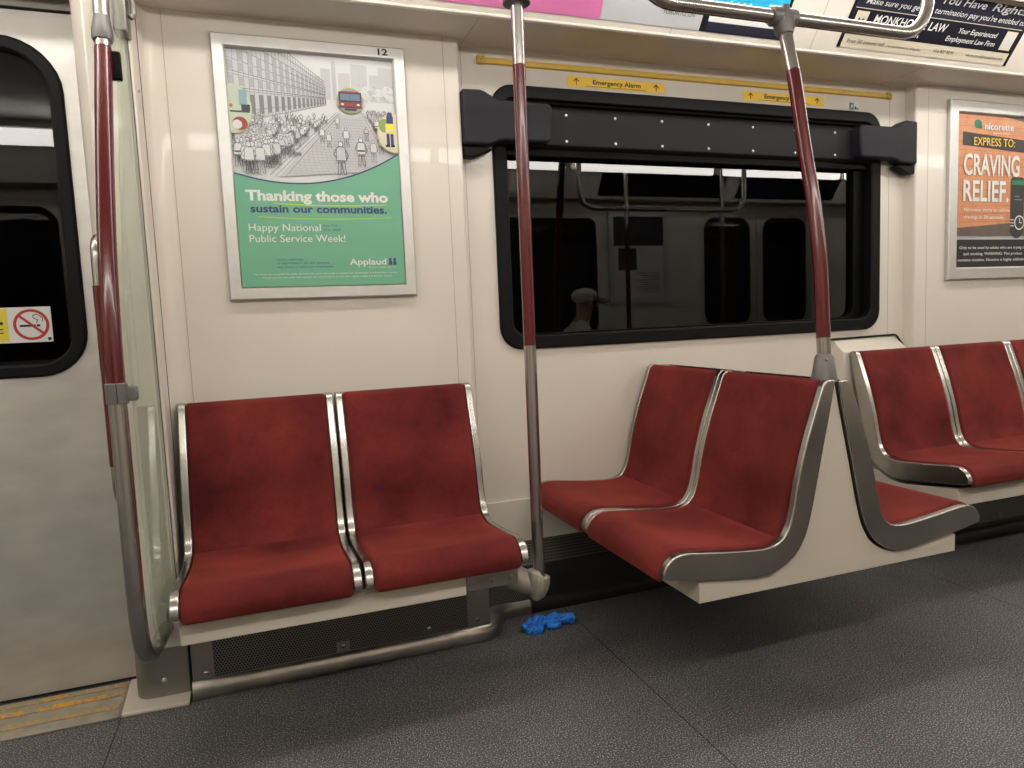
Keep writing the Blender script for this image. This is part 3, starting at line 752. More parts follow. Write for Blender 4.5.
for x0, x1, lab in ((2.75, 3.95, 'dark advertisement card in the opposite cove above the notice poster'), (4.1, 5.2, 'dark advertisement card in the opposite cove above the opposite doors')):
    o_ = Vector((0, YB + .178, ZS)); eu_ = Vector((0, -EU.y, EU.z)); en_ = Vector((0, -EN.y, EN.z)); A = Art(o_ + en_ * .001, (1, 0, 0), eu_, en_)
    A.slab([(x0, .03), (x1, .03), (x1, .25), (x0, .25)], MIDN); A.rect(x0 + .05, .05, x1 - .05, .08, SLATE)
    tag(A.m.obj('cove_advertisement', MIDN, smooth=0), lab, 'advertisement')
# ------------------------------------------------------------------ seats
OUT = [(.006, .868), (.022, .79), (.05, .67), (.086, .514), (.111, .441), (.147, .394), (.206, .364), (.265, .357), (.455, .380), (.547, .396)]
INN = [(.012, .870), (.034, .870), (.046, .860), (.073, .79), (.101, .715), (.132, .61), (.150, .525), (.168, .472), (.196, .443), (.245, .433), (.33, .439), (.42, .449), (.492, .457), (.528, .450), (.549, .432), (.558, .412), (.557, .398)]
SW, LIP = .229, .0225
def seat_frame(sx):
    inn = catmull([(u, z) for u, z in INN], .014); out = catmull(OUT, .03)
    poly = [(-p.x, p.y) for p in inn] + [(-p.x, p.y) for p in out[::-1]]
    m = MB(); a, b = (SW - LIP, SW) if sx > 0 else (-SW, -SW + LIP)
    m.prism(poly, 'x', a, b); return m
def cushion(which):
    pts = catmull(INN[1:] + [(.555, .390), (.548, .386)], .011)
    # split at the crease, nearest to (.172,.462)
    ci = min(range(len(pts)), key=lambda i: (pts[i] - Vector((.185, .452))).length)
    seg = pts[:ci + 1] if which == 'back' else pts[ci:]
    n = len(seg); hw = SW - LIP - .0012; m = MB(); rows = []
    for i, p in enumerate(seg):
        t = (seg[min(i + 1, n - 1)] - seg[max(i - 1, 0)]).normalized(); nn = Vector((-t.y, t.x))
        if nn.x < 0 and nn.y < 0: nn = -nn
        nn = Vector((t.y * -1, t.x)); nn = nn if nn.dot(Vector((.3, 1))) > 0 or (nn.x > 0) else -nn
        dend = (i if which == 'seat' else n - 1 - i)      # distance in steps from the crease
        dtop = (i if which == 'back' else 99)
        pinch = -.0045 * math.exp(-dend / 1.0)
        topr = -.004 * math.exp(-dtop / .8)
        frac = i / (n - 1)
        row = []
        for k in range(-14, 15):
            x = hw * math.sin(k / 14 * PI / 2 * .98) / math.sin(PI / 2 * .98); e = abs(x) / hw
            dish = (.015 if which == 'back' else .008) * math.sin(PI * min(1, frac * 1.15 + .05 if which == 'seat' else 1 - frac * .5)) 
            off = .0045 - dish * math.cos(e * PI / 2) ** 1.0 + pinch + topr
            off -= .010 * max(0, (e - .955) / .045) ** 2.2
            q = p + nn * off
            row.append((x, -q.x, q.y))
        rows.append(row)
        if dend == 0: tuck = [(x, y + .004, z - .022) for x, y, z in row]
    rows = rows + [tuck] if which == 'back' else [tuck] + rows
    m.loft(rows, None, False, False)
    return m
def shell():
    inn = catmull(INN, .02); inn = [p for p in inn]
    poly = []
    P = [Vector(p) for p in inn]
    for i, p in enumerate(P):
        t = (P[min(i + 1, len(P) - 1)] - P[max(i - 1, 0)]).normalized(); nn = Vector((-t.y, t.x))
        if not (nn.dot(Vector((.3, 1))) > 0 or nn.x > 0): nn = -nn
        q = p - nn * (.019 if i > 3 else .0005)
        if i > 3 : poly.append((-q.x, q.y))
        else: poly.append((-min(q.x, .030), min(q.y, .866)))
    out = catmull(OUT, .03)[::-1]
    poly += [(-(p.x + .001), p.y + .001) for p in out]
    m = MB(); m.prism(poly, 'x', -SW + LIP + .0004, SW - LIP - .0004); return m
def make_seat(label):
    t = thing('passenger_seat', label, 'seat', (0, 0, 0))
    shell().obj('seat_shell', STEEL, t, local=True, smooth=30)
    for s in (-1, 1): seat_frame(s).obj('side_frame', STEEL, t, local=True, bevel=.0035, seg=3, smooth=30)
    cushion('back').obj('backrest', VELVET, t, local=True, smooth=60)
    cushion('seat').obj('seat_cushion', VELVET, t, local=True, smooth=60)
    return t
seat0 = make_seat('red velvet seat under the poster, the one beside the glass screen')
DZ = -.014
seat0.location = (.057, 0, DZ); seat0['group'] = 'red seats under the poster'
dup(seat0, (.523, 0, DZ), 0, 'red velvet seat under the poster, the one beside the straight pole', 'red seats under the poster')
XB = 1.552
g = 'back to back red seats by the window'
dup(seat0, (XB, -.641, 0), -PI / 2, 'red velvet seat facing the poster wall, on the aisle end under the bent pole', g)
dup(seat0, (XB, -.1815, 0), -PI / 2, 'red velvet seat facing the poster wall, against the window wall', g)
dup(seat0, (XB + .002, -.641, -.004), PI / 2, 'red velvet seat facing away from the poster wall, backing onto the bent pole', g)
dup(seat0, (XB + .002, -.1815, -.004), PI / 2, 'red velvet seat mostly hidden behind the bent pole seats, by the window wall', g)
g = 'red seats of the far bench'
for k, lab in enumerate(('red velvet bench seat nearest the bent pole, below the far poster', 'red velvet bench seat second from the bent pole, below the far poster', 'red velvet bench seat cut off by the right edge of the photo')):
    dup(seat0, (2.708 + .463 * k, 0, DZ + .012), 0, lab, g)

# carriers
def beam(x0, x1, label, cap=True):
    t = thing('seat_support', label, 'seat support', ((x0 + x1) / 2, -.3, .30))
    m = MB(); m.prism([(-.515, .302), (-.515, .352), (-.50, .366), (-.45, .360), (-.27, .338), (-.21, .344), (-.15, .372), (-.06, .372), (-.06, .302)], 'x', x0, x1)
    m.obj('beam', CREAM_PAINT, t, bevel=.003); return t
b1 = beam(-.158, .575, 'cream support beam under the two seats below the poster')
m = MB(); m.box(.577, .735, -.505, -.10, .306, .352); br = m.obj('bracket', STEEL_DARK, b1, bevel=.004)
for x in (.60, .655, .71):
    m = MB(); m.ball((x, -.506, .33), .008, seg=10, scale=(1, .5, 1)); m.obj('bolt', RIVET if False else STEEL_DARK, br)
b2 = beam(2.49, 3.85, 'cream support beam under the far bench below the right poster')
# back to back housing
hs = thing('seat_housing', 'cream cantilevered housing carrying the back to back red seats', 'seat support', (XB, -.4, .31))
prof = [(1.107, .312), (2.024, .312), (2.024, .364)]
prof += [(XB + .002 + u - .0045, z - .009) for u, z in catmull(OUT, .03)[::-1] if u < .46 and u > .012]
prof += [(XB + .003, .856), (XB - .003, .856)]
prof += [(XB - u + .0045, z - .007) for u, z in catmull(OUT, .03) if u < .44 and u > .012]
prof += [(1.107, .370)]
m = MB(); m.prism(prof, 'y', -.858, .046); m.obj('body', CREAM_PAINT, hs, bevel=.002)
m = MB(); m.box(1.135, 1.30, -.02, .045, .355, .372); m.obj('wall_bracket', STEEL_DARK, hs, bevel=.003)

# ------------------------------------------------------------------ poles and rails
def bump_noise(v, s): return noise.noise(Vector(v) * s)
# straight pole, with its cast foot
PXp, PYp = .839, -.401
sp = thing('grab_pole', 'straight red and steel pole rising from the seat below the poster', 'pole', (PXp, PYp, .22))
m = MB(); m.tube([(PXp, PYp, .255), (PXp, PYp, .99)], .0185, 20); m.obj('lower_tube', STEEL_TUBE, sp, smooth=60)
m = MB(); m.tube([(PXp, PYp, .99), (PXp, PYp, 1.80)], .0190, 20); m.obj('red_sleeve', MAROON, sp, smooth=60)
m = MB(); m.tube([(PXp, PYp, 1.80), (PXp, PYp, 2.02), (PXp, PYp, 2.30)], .0185, 20); m.obj('upper_tube', STEEL_TUBE, sp, smooth=60)
m = MB(); m.tube([(PXp, PYp, 1.966), (PXp, PYp, 1.970), (PXp, PYp, 1.984), (PXp, PYp, 1.992)], [.024, .040, .040, .026], 22); m.obj('collar', FIT, sp, smooth=40)
m = MB(); m.tube([(PXp, PYp, .286), (PXp - .002, PYp, .285), (PXp - .004, PYp, .276), (PXp - .006, PYp, .258), (PXp - .008, PYp, .238), (PXp - .011, PYp, .222), (PXp - .017, PYp + .004, .209), (PXp - .021, PYp + .008, .205)], [.021, .034, .039, .0395, .036, .029, .018, .005], 12)
f = m.obj('pole_foot', CAST, sp, bevel=.004, smooth=28)
m = MB(); m.tube([(PXp + .01, PYp - .005, .243), (PXp - .035, PYp + .012, .256), (PXp - .075, PYp + .035, .275), (PXp - .115, PYp + .06, .300), (PXp - .135, PYp + .07, .306)], [.030, .036, .039, .040, .040], 16); m.obj('foot_arm', CAST, f, smooth=60)

# bent pole rising from the back to back seats, and the overhead rail it carries
bp_ = thing('grab_pole', 'bent red and steel pole rising from the back to back seats', 'pole', (XB, -.822, .865))
PB = [(XB, -.822, .868), (XB, -.821, .95), (XB, -.817, 1.02), (XB, -.812, 1.12), (XB, -.805, 1.21), (XB, -.794, 1.29), (XB, -.779, 1.38), (XB, -.759, 1.47), (XB, -.738, 1.57), (XB, -.713, 1.70), (XB, -.688, 1.80), (XB, -.668, 1.876)]
pb = [Vector(p) for p in PB]
cm = catmull(PB, .03)
def part_of(z0, z1): return [p for p in cm if z0 - .016 <= p.z <= z1 + .016]
m = MB(); m.tube(part_of(.87, .985), .0185, 20); m.obj('lower_tube', STEEL_TUBE, bp_, smooth=60)
m = MB(); m.tube(part_of(.985, 1.735), .0190, 20); m.obj('red_sleeve', MAROON, bp_, smooth=60)
m = MB(); m.tube(part_of(1.735, 1.88), .0185, 20); m.obj('upper_tube', STEEL_TUBE, bp_, smooth=60)
m = MB(); m.tube([(XB, -.822, .862), (XB, -.822, .878), (XB, -.822, .930), (XB, -.822, .938)], [.036, .033, .0245, .020], 4 * 5)
soc = m.obj('pole_socket', FIT, bp_, smooth=40)
m = MB(); m.ball((XB - .014, -.845, .925), .005, seg=8); m.obj('screw', STEEL_DARK, soc)
ry, rz_ = -.664, 1.898
rail = thing('overhead_rail', 'horizontal steel overhead grab rail with upturned ends at the top edge', 'grab rail', (1.55, ry, rz_))
k0, k1 = 1.075, 2.112
pts = [(k0 - .005, ry, 2.30), (k0, ry, 2.05)] + [(k0 + .11 - .11 * math.cos(a), ry, rz_ + .11 - .11 * math.sin(a)) for a in [PI / 2 * i / 8 for i in range(1, 9)]] + [(1.5, ry, rz_)] + [(k1 - .11 + .11 * math.sin(a), ry, rz_ + .11 - .11 * math.cos(a)) for a in [PI / 2 * i / 8 for i in range(0, 9)]] + [(k1 + .005, ry, 2.30)]
m = MB(); m.tube(pts, .0185, 18); m.obj('rail', STEEL_TUBE, rail, smooth=60)
m = MB(); m.tube([(XB - .042, ry, rz_), (XB - .034, ry, rz_), (XB + .034, ry, rz_), (XB + .042, ry, rz_)], [.024, .027, .027, .024], 18)
m.tube([(XB, ry, rz_ + .005), (XB, -.672, 1.862), (XB, -.676, 1.845)], [.030, .028, .021], 18)
m.tube([(XB - .001, ry - .012, rz_ + .028), (XB - .001, ry - .012, rz_ - .012)], [.012, .02], 10)
tc_ = m.obj('tee_clamp', FIT, rail, smooth=40)
for dx in (-.016, .020):
    m = MB(); m.ball((XB + dx, ry - .024, rz_ - .012), .0042, seg=8); m.obj('screw', STEEL_DARK, tc_)

# hand rail at the glass screen beside the door
hx = -.235
HP = [(hx, -.270, 2.06), (hx, -.295, 1.90), (hx, -.325, 1.78), (hx, -.375, 1.65), (hx, -.430, 1.51), (hx, -.50, 1.31), (hx, -.545, 1.12), (hx, -.560, .96), (hx, -.563, .85), (hx, -.566, .74), (hx, -.570, .60), (hx, -.572, .48), (hx, -.565, .40), (hx, -.545, .335), (hx, -.505, .295), (hx, -.44, .268), (hx, -.35, .250), (hx, -.25, .235), (hx, -.155, .222)]
hm = catmull(HP, .025)
hr = thing('hand_rail', 'red and steel hand rail curving round the glass screen beside the door', 'hand rail', (hx, -.55, .25))
def seg_of(test): return [p for p in hm if test(p)]
up = [p for p in hm if p.z >= 1.775]; md_ = [p for p in hm if .955 <= p.z <= 1.80]; lo = [p for p in hm if p.z <= .975]
m = MB(); m.tube(up, .0185, 18); m.obj('upper_tube', STEEL_TUBE, hr, smooth=60)
m = MB(); m.tube(md_, .0200, 18); m.obj('red_sleeve', MAROON, hr, smooth=60)
m = MB(); m.tube(lo, .0195, 18); m.obj('lower_tube', STEEL_TUBE, hr, smooth=60)
m = MB(); m.tube([(hx, -.319, 1.800), (hx, -.317, 1.808), (hx, -.312, 1.828), (hx, -.307, 1.852), (hx, -.304, 1.862)], [.0215, .0245, .0245, .0205, .019], 18); m.obj('coupling', FIT, hr, smooth=40)
m = MB(); m.tube([(hx, -.5585, .916), (hx, -.5585, .965)], [.0235, .0235], 18)
cl = m.obj('clamp', FIT, hr, bevel=.003, smooth=50)
m = MB(); m.box(hx + .003, hx + .0045, -.5825, -.575, .918, .963); m.obj('clamp_slit', GAP, cl, smooth=0)
m = MB(); m.box(hx + .015, hx + .042, -.566, -.540, .922, .955); m.obj('clamp_jaw', FIT, cl, bevel=.004)
m = MB(); m.box(hx + .014, hx + .038, -.335, -.318, 1.705, 1.775); m.obj('upper_jaw', BLACKGLOSS, hr, bevel=.004)
# glass screen
gs = thing('glass_screen', 'pale green glass draught screen between hand rail and door pillar', 'glass screen', (-.205, -.35, .27))
def screen_y(z):
    pts = [(p.z, p.y) for p in hm if p.y > -.6]
    best = min((p for p in hm if not (p.z < .5 and p.y > -.54)), key=lambda p: abs(p.z - z)); return best.y
zs = [.315, .33, .36, .40] + [.45 + .1 * k for k in range(15)] + [1.93]
poly = [(-.172, .275), (-.45, .295)] + [(max(screen_y(z), -.57) + .022, z) for z in zs] + [(-.172, 1.93)]
m = MB(); m.prism(poly, 'x', -.209, -.201); m.obj('pane', SGLASS, gs, smooth=0)
br = MB(); br.box(-.222, -.188, -.24, -.17, 1.86, 1.99); br = br.obj('top_bracket', STEEL_DARK, gs, bevel=.004)
m = MB(); m.tube([(-.178, -.215, 1.975), (-.172, -.225, 1.93), (-.172, -.232, 1.905), (-.18, -.236, 1.895)], .008, 8); m.obj('bracket_hook', FIT, br, smooth=50)
m = MB(); m.box(-.1985, -.1960, -.187, -.180, .28, 1.93); m.obj('edge_gasket', JOINT, gs, smooth=0)
m = MB(); m.box(-.214, -.196, -.31, -.24, .288, .318); m.obj('lower_clip', FIT, gs, bevel=.004)
# door pillar
pil = MB(); pil.prism([(-.190, -.172), (-.196, -.178), (-.30, -.178), (-.325, -.155), (-.335, -.13), (-.335, .04), (-.190, .04)], 'z', .163, ZS)
pil = struct(pil.obj('wall_pillar', CREAM, bevel=.003, smooth=40))
pb_ = MB(); n = 8; rr = .045
pb_.prism([(-.187, 0), (-.187, -.158)] + [(-.335 + rr - rr * math.sin(a), -.158 + rr - rr * math.cos(a)) for a in [PI / 2 * k / n for k in range(n + 1)]] + [(-.335, 0)], 'z', .010, .160)
pb_ = pb_.obj('pillar_base', STEEL_DARK, pil, bevel=.003, smooth=40)
m = MB(); m.ball((-.256, -.160, .062), .007, seg=10, scale=(1, .6, 1)); m.obj('rivet', RIVET, pb_)
m = MB(); m.ball((-.190, -.12, 1.745), .004, seg=8); m.obj('screw', STEEL_DARK, pil)
# cream floor plate under the pillar
m = MB(); m.prism([(-.363, -.214), (-.187, -.222), (-.187, -.001), (-.372, -.001)], 'z', .0, .011); struct(m.obj('trim_4', CREAM_PAINT, bevel=.003))
# door side grab handle
dh = thing('door_handle', 'short red grab handle with bent steel top behind the hand rail', 'handle', (-.313, -.17, .95))
hp = [(-.313, -.18, 1.335), (-.313, -.205, 1.325), (-.313, -.222, 1.30), (-.313, -.226, 1.27), (-.313, -.228, 1.2)]
m = MB(); m.tube(catmull(hp, .012), .0125, 14); m.obj('upper_tube', STEEL_TUBE, dh, smooth=60)
m = MB(); m.tube([(-.313, -.228, 1.205), (-.313, -.230, 1.0), (-.313, -.234, .72)], .0145, 14); m.obj('red_sleeve', MAROON, dh, smooth=60)
m = MB(); m.tube(catmull([(-.313, -.234, .725), (-.313, -.232, .66), (-.313, -.215, .625), (-.313, -.18, .615)], .012), .0125, 14); m.obj('lower_tube', STEEL_TUBE, dh, smooth=60)

# ------------------------------------------------------------------ door with its window and threshold
def door(name, x0, x1):
    wx0, wx1 = x1 - .545, x1 - .062
    d = MB(); d.ring(rrect(x0, x1, .012, 1.985, .003, 8), rrect(wx0 + .012, wx1 - .012, .972, 1.902, (.12, .12, .14, .14), 8), .012, .045); d = struct(d.obj(name, STEEL_DOOR, smooth=30))
    m = MB(); m.ring(rrect(wx0, wx1, .961, 1.914, (.125, .125, .15, .15)), rrect(wx0 + .037, wx1 - .037, .998, 1.876, (.09, .09, .115, .115)), .000, .034); m.obj('window_gasket', BLACKRUB, d, bevel=.007, seg=3)
    m = MB(); m.box(wx0 + .02, wx1 - .02, .026, .031, .98, 1.89); m.obj('window_pane', WGLASS, d, smooth=0)
    return d
dr = door('door_1', -1.02, -.336)
door('door_2', -1.71, -1.026)
m = MB(); m.box(XL, -.19, .0, .06, 1.99, ZS + .02); m.box(XL, -1.715, 0, .06, 0, 2.0); struct(m.obj('wall_door_header', STEEL_DARK, smooth=0))
# threshold
th = MB(); th.box(-1.72, -.372, -.212, .0, 0, .006)
th = struct(th.obj('door_threshold', mottled('threshold_grey', srgb(158, 152, 138), .15, 25, .45, .2, 100, .3), bevel=.002))
for y, tm in ((-.152, 1), (-.078, 0), (-.024, 1)):
    m = MB()
    m.box(-1.72, -.378, y - .013, y + .013, .006, .0085); m.obj('tread_strip', (TREAD, TREADW)[tm], th, bevel=.001)
m = MB(); m.box(-.372, -.362, -.214, 0, 0, .008); m.obj('end_strip', STEEL_DARK, th)
# sticker on the door glass
RED = plain('sign_red', srgb(170, 44, 40), .5); CHART = plain('sign_chartreuse', srgb(206, 190, 60), .5)
st = thing('no_smoking_sticker', 'yellow and white no smoking sticker on the door window', 'sticker', (-.56, .024, 1.06))
A = Art((0, .0255, 0)); x0 = -.735
A.slab([(x0, 1.062), (-.490, 1.062), (-.490, 1.164), (x0, 1.164)], plain('sticker_white', srgb(205, 205, 205), .5)); A.rect(x0 + .003, 1.066, -.598, 1.160, CHART); A.layer()
for z in (1.115, 1.100, 1.09): A.rect(x0 + .02, z, -.61, z + (.008 if z > 1.11 else .003), INK)
c = (-.541, 1.113); n = 28
for k in range(n):
    a, b = 2 * PI * k / n, 2 * PI * (k + 1) / n
    A.poly([(c[0] + .045 * math.cos(a), c[1] + .045 * math.sin(a)), (c[0] + .045 * math.cos(b), c[1] + .045 * math.sin(b)), (c[0] + .037 * math.cos(b), c[1] + .037 * math.sin(b)), (c[0] + .037 * math.cos(a), c[1] + .037 * math.sin(a))], RED)
A.rect(-.570, 1.107, -.530, 1.113, INK); A.rect(-.528, 1.107, -.519, 1.113, INK)
A.pl([(-.528, 1.118), (-.524, 1.126), (-.534, 1.131), (-.536, 1.139), (-.527, 1.143), (-.517, 1.137), (-.511, 1.130), (-.514, 1.120)], .002, INK)
A.ell(-.4985, 1.0705, .005, .005, INK, 12); A.layer(); A.line((-.5715, 1.141), (-.510, 1.085), .007, RED)
A.m.obj('sticker', WHITE, st, smooth=0)

# ------------------------------------------------------------------ heater grilles and skirting
def kick_profile(y, h=.05): return [(y + .03, 0), (y, 0), (y - .003, .006), (y, .030), (y + .010, .046), (y + .02, .052), (y + .05, .052), (y + .05, 0)]
kick = MB(); DG = mottled('dark_heater_cover', (.022, .021, .021, 1), .15, 12, .45, 0, 1, 0, spec=.3); KICKS = mottled('scuffed_kick_steel', (.50, .47, .43, 1), .15, 14, .34, .1, 80, 1.0, rvar=.08)
path = [(-.180, -.200), (.70, -.200), (.735, -.198), (.765, -.180), (.79, -.150), (.812, -.100), (.832, -.076), (.86, -.066), (.90, -.064), (.935, -.0635), (2.30, -.052), (2.45, -.055), (2.55, -.08), (2.65, -.15), (2.72, -.19), (2.8, -.20), (XR, -.20)]
loops = []
P = [Vector(p) for p in path]
for i, p in enumerate(P):
    t = (P[min(i + 1, len(P) - 1)] - P[max(i - 1, 0)]).normalized(); nn = Vector((-t.y, t.x))   # towards the wall
    loops.append([tuple((p + nn * d).to_3d() + Vector((0, 0, z))) for d, z in ((0, 0), (-.002, .006), (-.001, .030), (.004, .044), (.013, .051), (.05, .051), (.05, 0))])
kick.loft(loops[:10], KICKS, True, True); kick.loft(loops[9:], DG, True, True)
kick = struct(kick.obj('baseboard_back', KICKS, smooth=50))
hl = struct(MB().box(-.178, .742, -.186, -.10, .050, .30).obj('wall_heater_left', STEEL_DARK, bevel=.004))
m = MB(); m.box(-.118, .662, -.1875, -.184, .056, .31); m.obj('perforated_grille', PERF, hl, smooth=0)
for x, z in ((-.140, .070), (.695, .075), (.53, .075), (.255, .072)):
    m = MB(); m.ball((x, -.188, z), .008, seg=10, scale=(1, .4, 1)); m.obj('bolt', RIVET if False else STEEL, hl)
m = MB(); m.box(.235, .275, -.1890, -.186, .055, .088); m.obj('bolt_plate', STEEL_DARK, hl)
hm_ = MB()
hm_.prism([(-.052, .045), (-.052, .172), (.056, .236), (.09, .236), (.09, .0), (-.02, .0)], 'x', .742, 2.86)
hm_ = struct(hm_.obj('wall_heater_middle', DG, bevel=.003))
m = MB(); m.face([(.75, -.0522, .176), (2.45, -.0522, .176), (2.45, .052, .2375), (.75, .052, .2375)]); m.obj('perforated_grille', PERF, hm_, smooth=0)
m = MB(); m.box(.742, 1.0, -.0535, -.050, .05, .17); m.obj('perforated_grille', PERF, hm_, smooth=0)
hr_ = struct(MB().box(2.70, XR, -.186, -.05, .048, .32).obj('wall_heater_right', DG, bevel=.004))
m = MB(); m.box(2.80, XR - .1, -.1875, -.184, .07, .31); m.obj('perforated_grille', PERF, hr_, smooth=0)
m = MB(); m.box(2.452, 2.70, -.05, .0, .0, .32); struct(m.obj('wall_heater_end', DG))
m = MB(); m.box(3.16, 3.19, -.192, -.186, .085, .105); m.obj('latch_plate', FIT, hr_, bevel=.002)

# cream console between bench and window bay
cs = thing('wall_console', 'cream sloping console box on the wall behind the far bench end', 'console', (2.65, .03, .20))
m = MB()
back = [(2.448, .30), (2.448, .918), (2.800, .921), (2.848, .868), (2.848, .30)]; front = [(2.448, .30), (2.448, .866), (2.800, .864), (2.848, .846), (2.848, .30)]
m.loft([[(x, YW - .001, z) for x, z in back], [(x, -.004, z) for x, z in front]]); m.obj('box', CREAM, cs, bevel=.004)
m = MB(); m.tube([(2.40, .050, .921), (2.800, .050, .926), (2.812, .050, .922), (2.852, .046, .872)], .0045, 8); m.obj('rubber_edge', BLACKRUB, cs, smooth=50)

# ------------------------------------------------------------------ blue glove on the floor
gl = MB()
def chain(pts, rs, n=10): gl.tube(catmull(pts, .008), [rs[0] + (rs[1] - rs[0]) * k / max(1, len(catmull(pts, .008)) - 1) for k in range(len(catmull(pts, .008)))], n)
gl.ball((.905, -.180, .015), .026, seg=16, scale=(1.25, .8, .62)); gl.ball((.935, -.176, .017), .022, seg=16, scale=(1.2, .75, .75))
gl.ball((.965, -.186, .014), .019, seg=14, scale=(1.2, .8, .75))
chain([(.985, -.180, .015), (1.01, -.182, .016), (1.043, -.190, .017)], (.0145, .0175))
chain([(.945, -.180, .02), (.975, -.176, .028), (1.0, -.179, .02)], (.010, .012))
chain([(.905, -.185, .012), (.883, -.196, .010), (.872, -.205, .008)], (.011, .0085))
chain([(.912, -.190, .012), (.896, -.208, .009), (.893, -.222, .008)], (.010, .0085))
chain([(.93, -.188, .012), (.918, -.208, .009), (.908, -.220, .008)], (.010, .008))
chain([(.950, -.190, .012), (.958, -.206, .012), (.975, -.208, .011), (.983, -.198, .011)], (.010, .009))
chain([(.895, -.175, .018), (.878, -.178, .016), (.866, -.186, .011)], (.011, .009))
chain([(.89, -.172, .022), (.91, -.178, .032), (.94, -.176, .030)], (.009, .008))
go = gl.obj('tmp_glove', BLUEG)
rm = go.modifiers.new('r', 'REMESH'); rm.mode = 'VOXEL'; rm.voxel_size = .0022
dg = bpy.context.evaluated_depsgraph_get()
me = bpy.data.meshes.new_from_object(go.evaluated_get(dg))
bpy.data.objects.remove(go)
nv = [v.normal.copy() for v in me.vertices]
for v, nn in zip(me.vertices, nv):
    c = v.co
    w = abs(noise.noise(Vector((c.x * 55, c.y * 130, c.z * 90)))) * .0075 + noise.noise(c * 160) * .0022 - .002
    v.co = c + nn * w
    if v.co.z < .0012: v.co.z = .0012
me.polygons.foreach_set('use_smooth', [True] * len(me.polygons)); me.name = 'rubber_glove'
me.materials.clear(); me.materials.append(BLUEG)
go = bpy.data.objects.new('rubber_glove', me); COL.objects.link(go)
for v in me.vertices: v.co = Vector((.95 + (v.co.x - .955) * 1.07, -.192 + (v.co.y + .185) * 1.1, v.co.z * 1.12))
tag(go, 'crumpled bright blue rubber glove lying on the dark floor', 'glove')

# ------------------------------------------------------------------ across the aisle (seen in the window glass)
OX = 1.93
for y, s, lab in ((-2.645, 1, 'red velvet seat across the aisle by the opposite window'), (-2.185, 1, 'red velvet seat across the aisle under the seated person')):
    dup(seat0, (OX, y, 0), PI / 2, lab, 'red seats across the aisle')
ho = MB(); ho.prism([(OX - .02, .0), (OX + .42, .0), (OX + .42, .35), (OX + .20, .35), (OX + .09, .45), (OX + .0, .84), (OX - .02, .84)], 'y', -2.84, -1.98); tag(ho.obj('seat_pedestal', CREAM_PAINT, bevel=.004), 'cream pedestal under the two red seats across the aisle', 'seat support')
def op_pole(x, y, label):
    t = thing('grab_pole', label, 'pole', (x, y, 0))
    for n_, z0, z1, mt in (('lower_tube', 0, .95, STEEL_TUBE), ('red_sleeve', .95, 1.75, MAROON), ('upper_tube', 1.75, 2.30, STEEL_TUBE)):
        m = MB(); m.tube([(x, y, z0), (x, y, z1)], .0185, 14); m.obj(n_, mt, t, smooth=60)
op_pole(2.885, -2.42, 'straight pole across the aisle beside the opposite notice poster')
op_pole(3.78, -2.40, 'straight pole across the aisle beside the opposite doors')
r2 = MB(); r2.tube([(2.3, -2.05, 2.30), (2.3, -2.05, 1.95), (2.33, -2.05, 1.87), (2.4, -2.05, 1.84), (3.6, -2.05, 1.84), (3.7, -2.05, 1.87), (3.73, -2.05, 1.95), (3.73, -2.05, 2.30)], .0185, 14); tag(r2.obj('overhead_rail', STEEL_TUBE, smooth=60), 'steel overhead rail on the far side of the aisle', 'grab rail')

# seated person in a cap
pe = thing('person', 'seated person in a pale cap and light jacket, mirrored in the window', 'person', (2.235, -2.1, .0))
SKIN = mottled('skin', srgb(176, 128, 104), .08, 30, .55); JACKET = mottled('pale_jacket', srgb(226, 220, 206), .1, 12, .8); TROU = mottled('dark_trousers', srgb(48, 50, 60), .1, 12, .85); CAPM = mottled('pale_cap', srgb(214, 208, 198), .06, 20, .8)
def skinned(name, nodes, edges, mat, parent, root=0, sub=2):
    me = bpy.data.meshes.new(name); me.from_pydata([n[0] for n in nodes], edges, []); me.update()
    o = bpy.data.objects.new(name, me); COL.objects.link(o)
    o.modifiers.new('skin', 'SKIN').use_smooth_shade = True
    sm = o.modifiers.new('sub', 'SUBSURF'); sm.levels = sub; sm.render_levels = sub
    if not me.skin_vertices:
        bm = bmesh.new(); bm.from_mesh(me); bm.verts.layers.skin.verify(); bm.to_mesh(me); bm.free()
    for i, n in enumerate(nodes):
        sv = me.skin_vertices[0].data[i]; r = n[1]; sv.radius = r if isinstance(r, tuple) else (r, r); sv.use_root = (i == root)
    d = bpy.context.evaluated_depsgraph_get(); m2 = bpy.data.meshes.new_from_object(o.evaluated_get(d)); bpy.data.objects.remove(o)
    off = Vector(parent.location)
    for v in m2.vertices: v.co -= off
    m2.polygons.foreach_set('use_smooth', [True] * len(m2.polygons)); m2.materials.clear(); m2.materials.append(mat); m2.name = name
    o = bpy.data.objects.new(name, m2); COL.objects.link(o); o.parent = parent; return o
bx, by = 2.245, -2.10
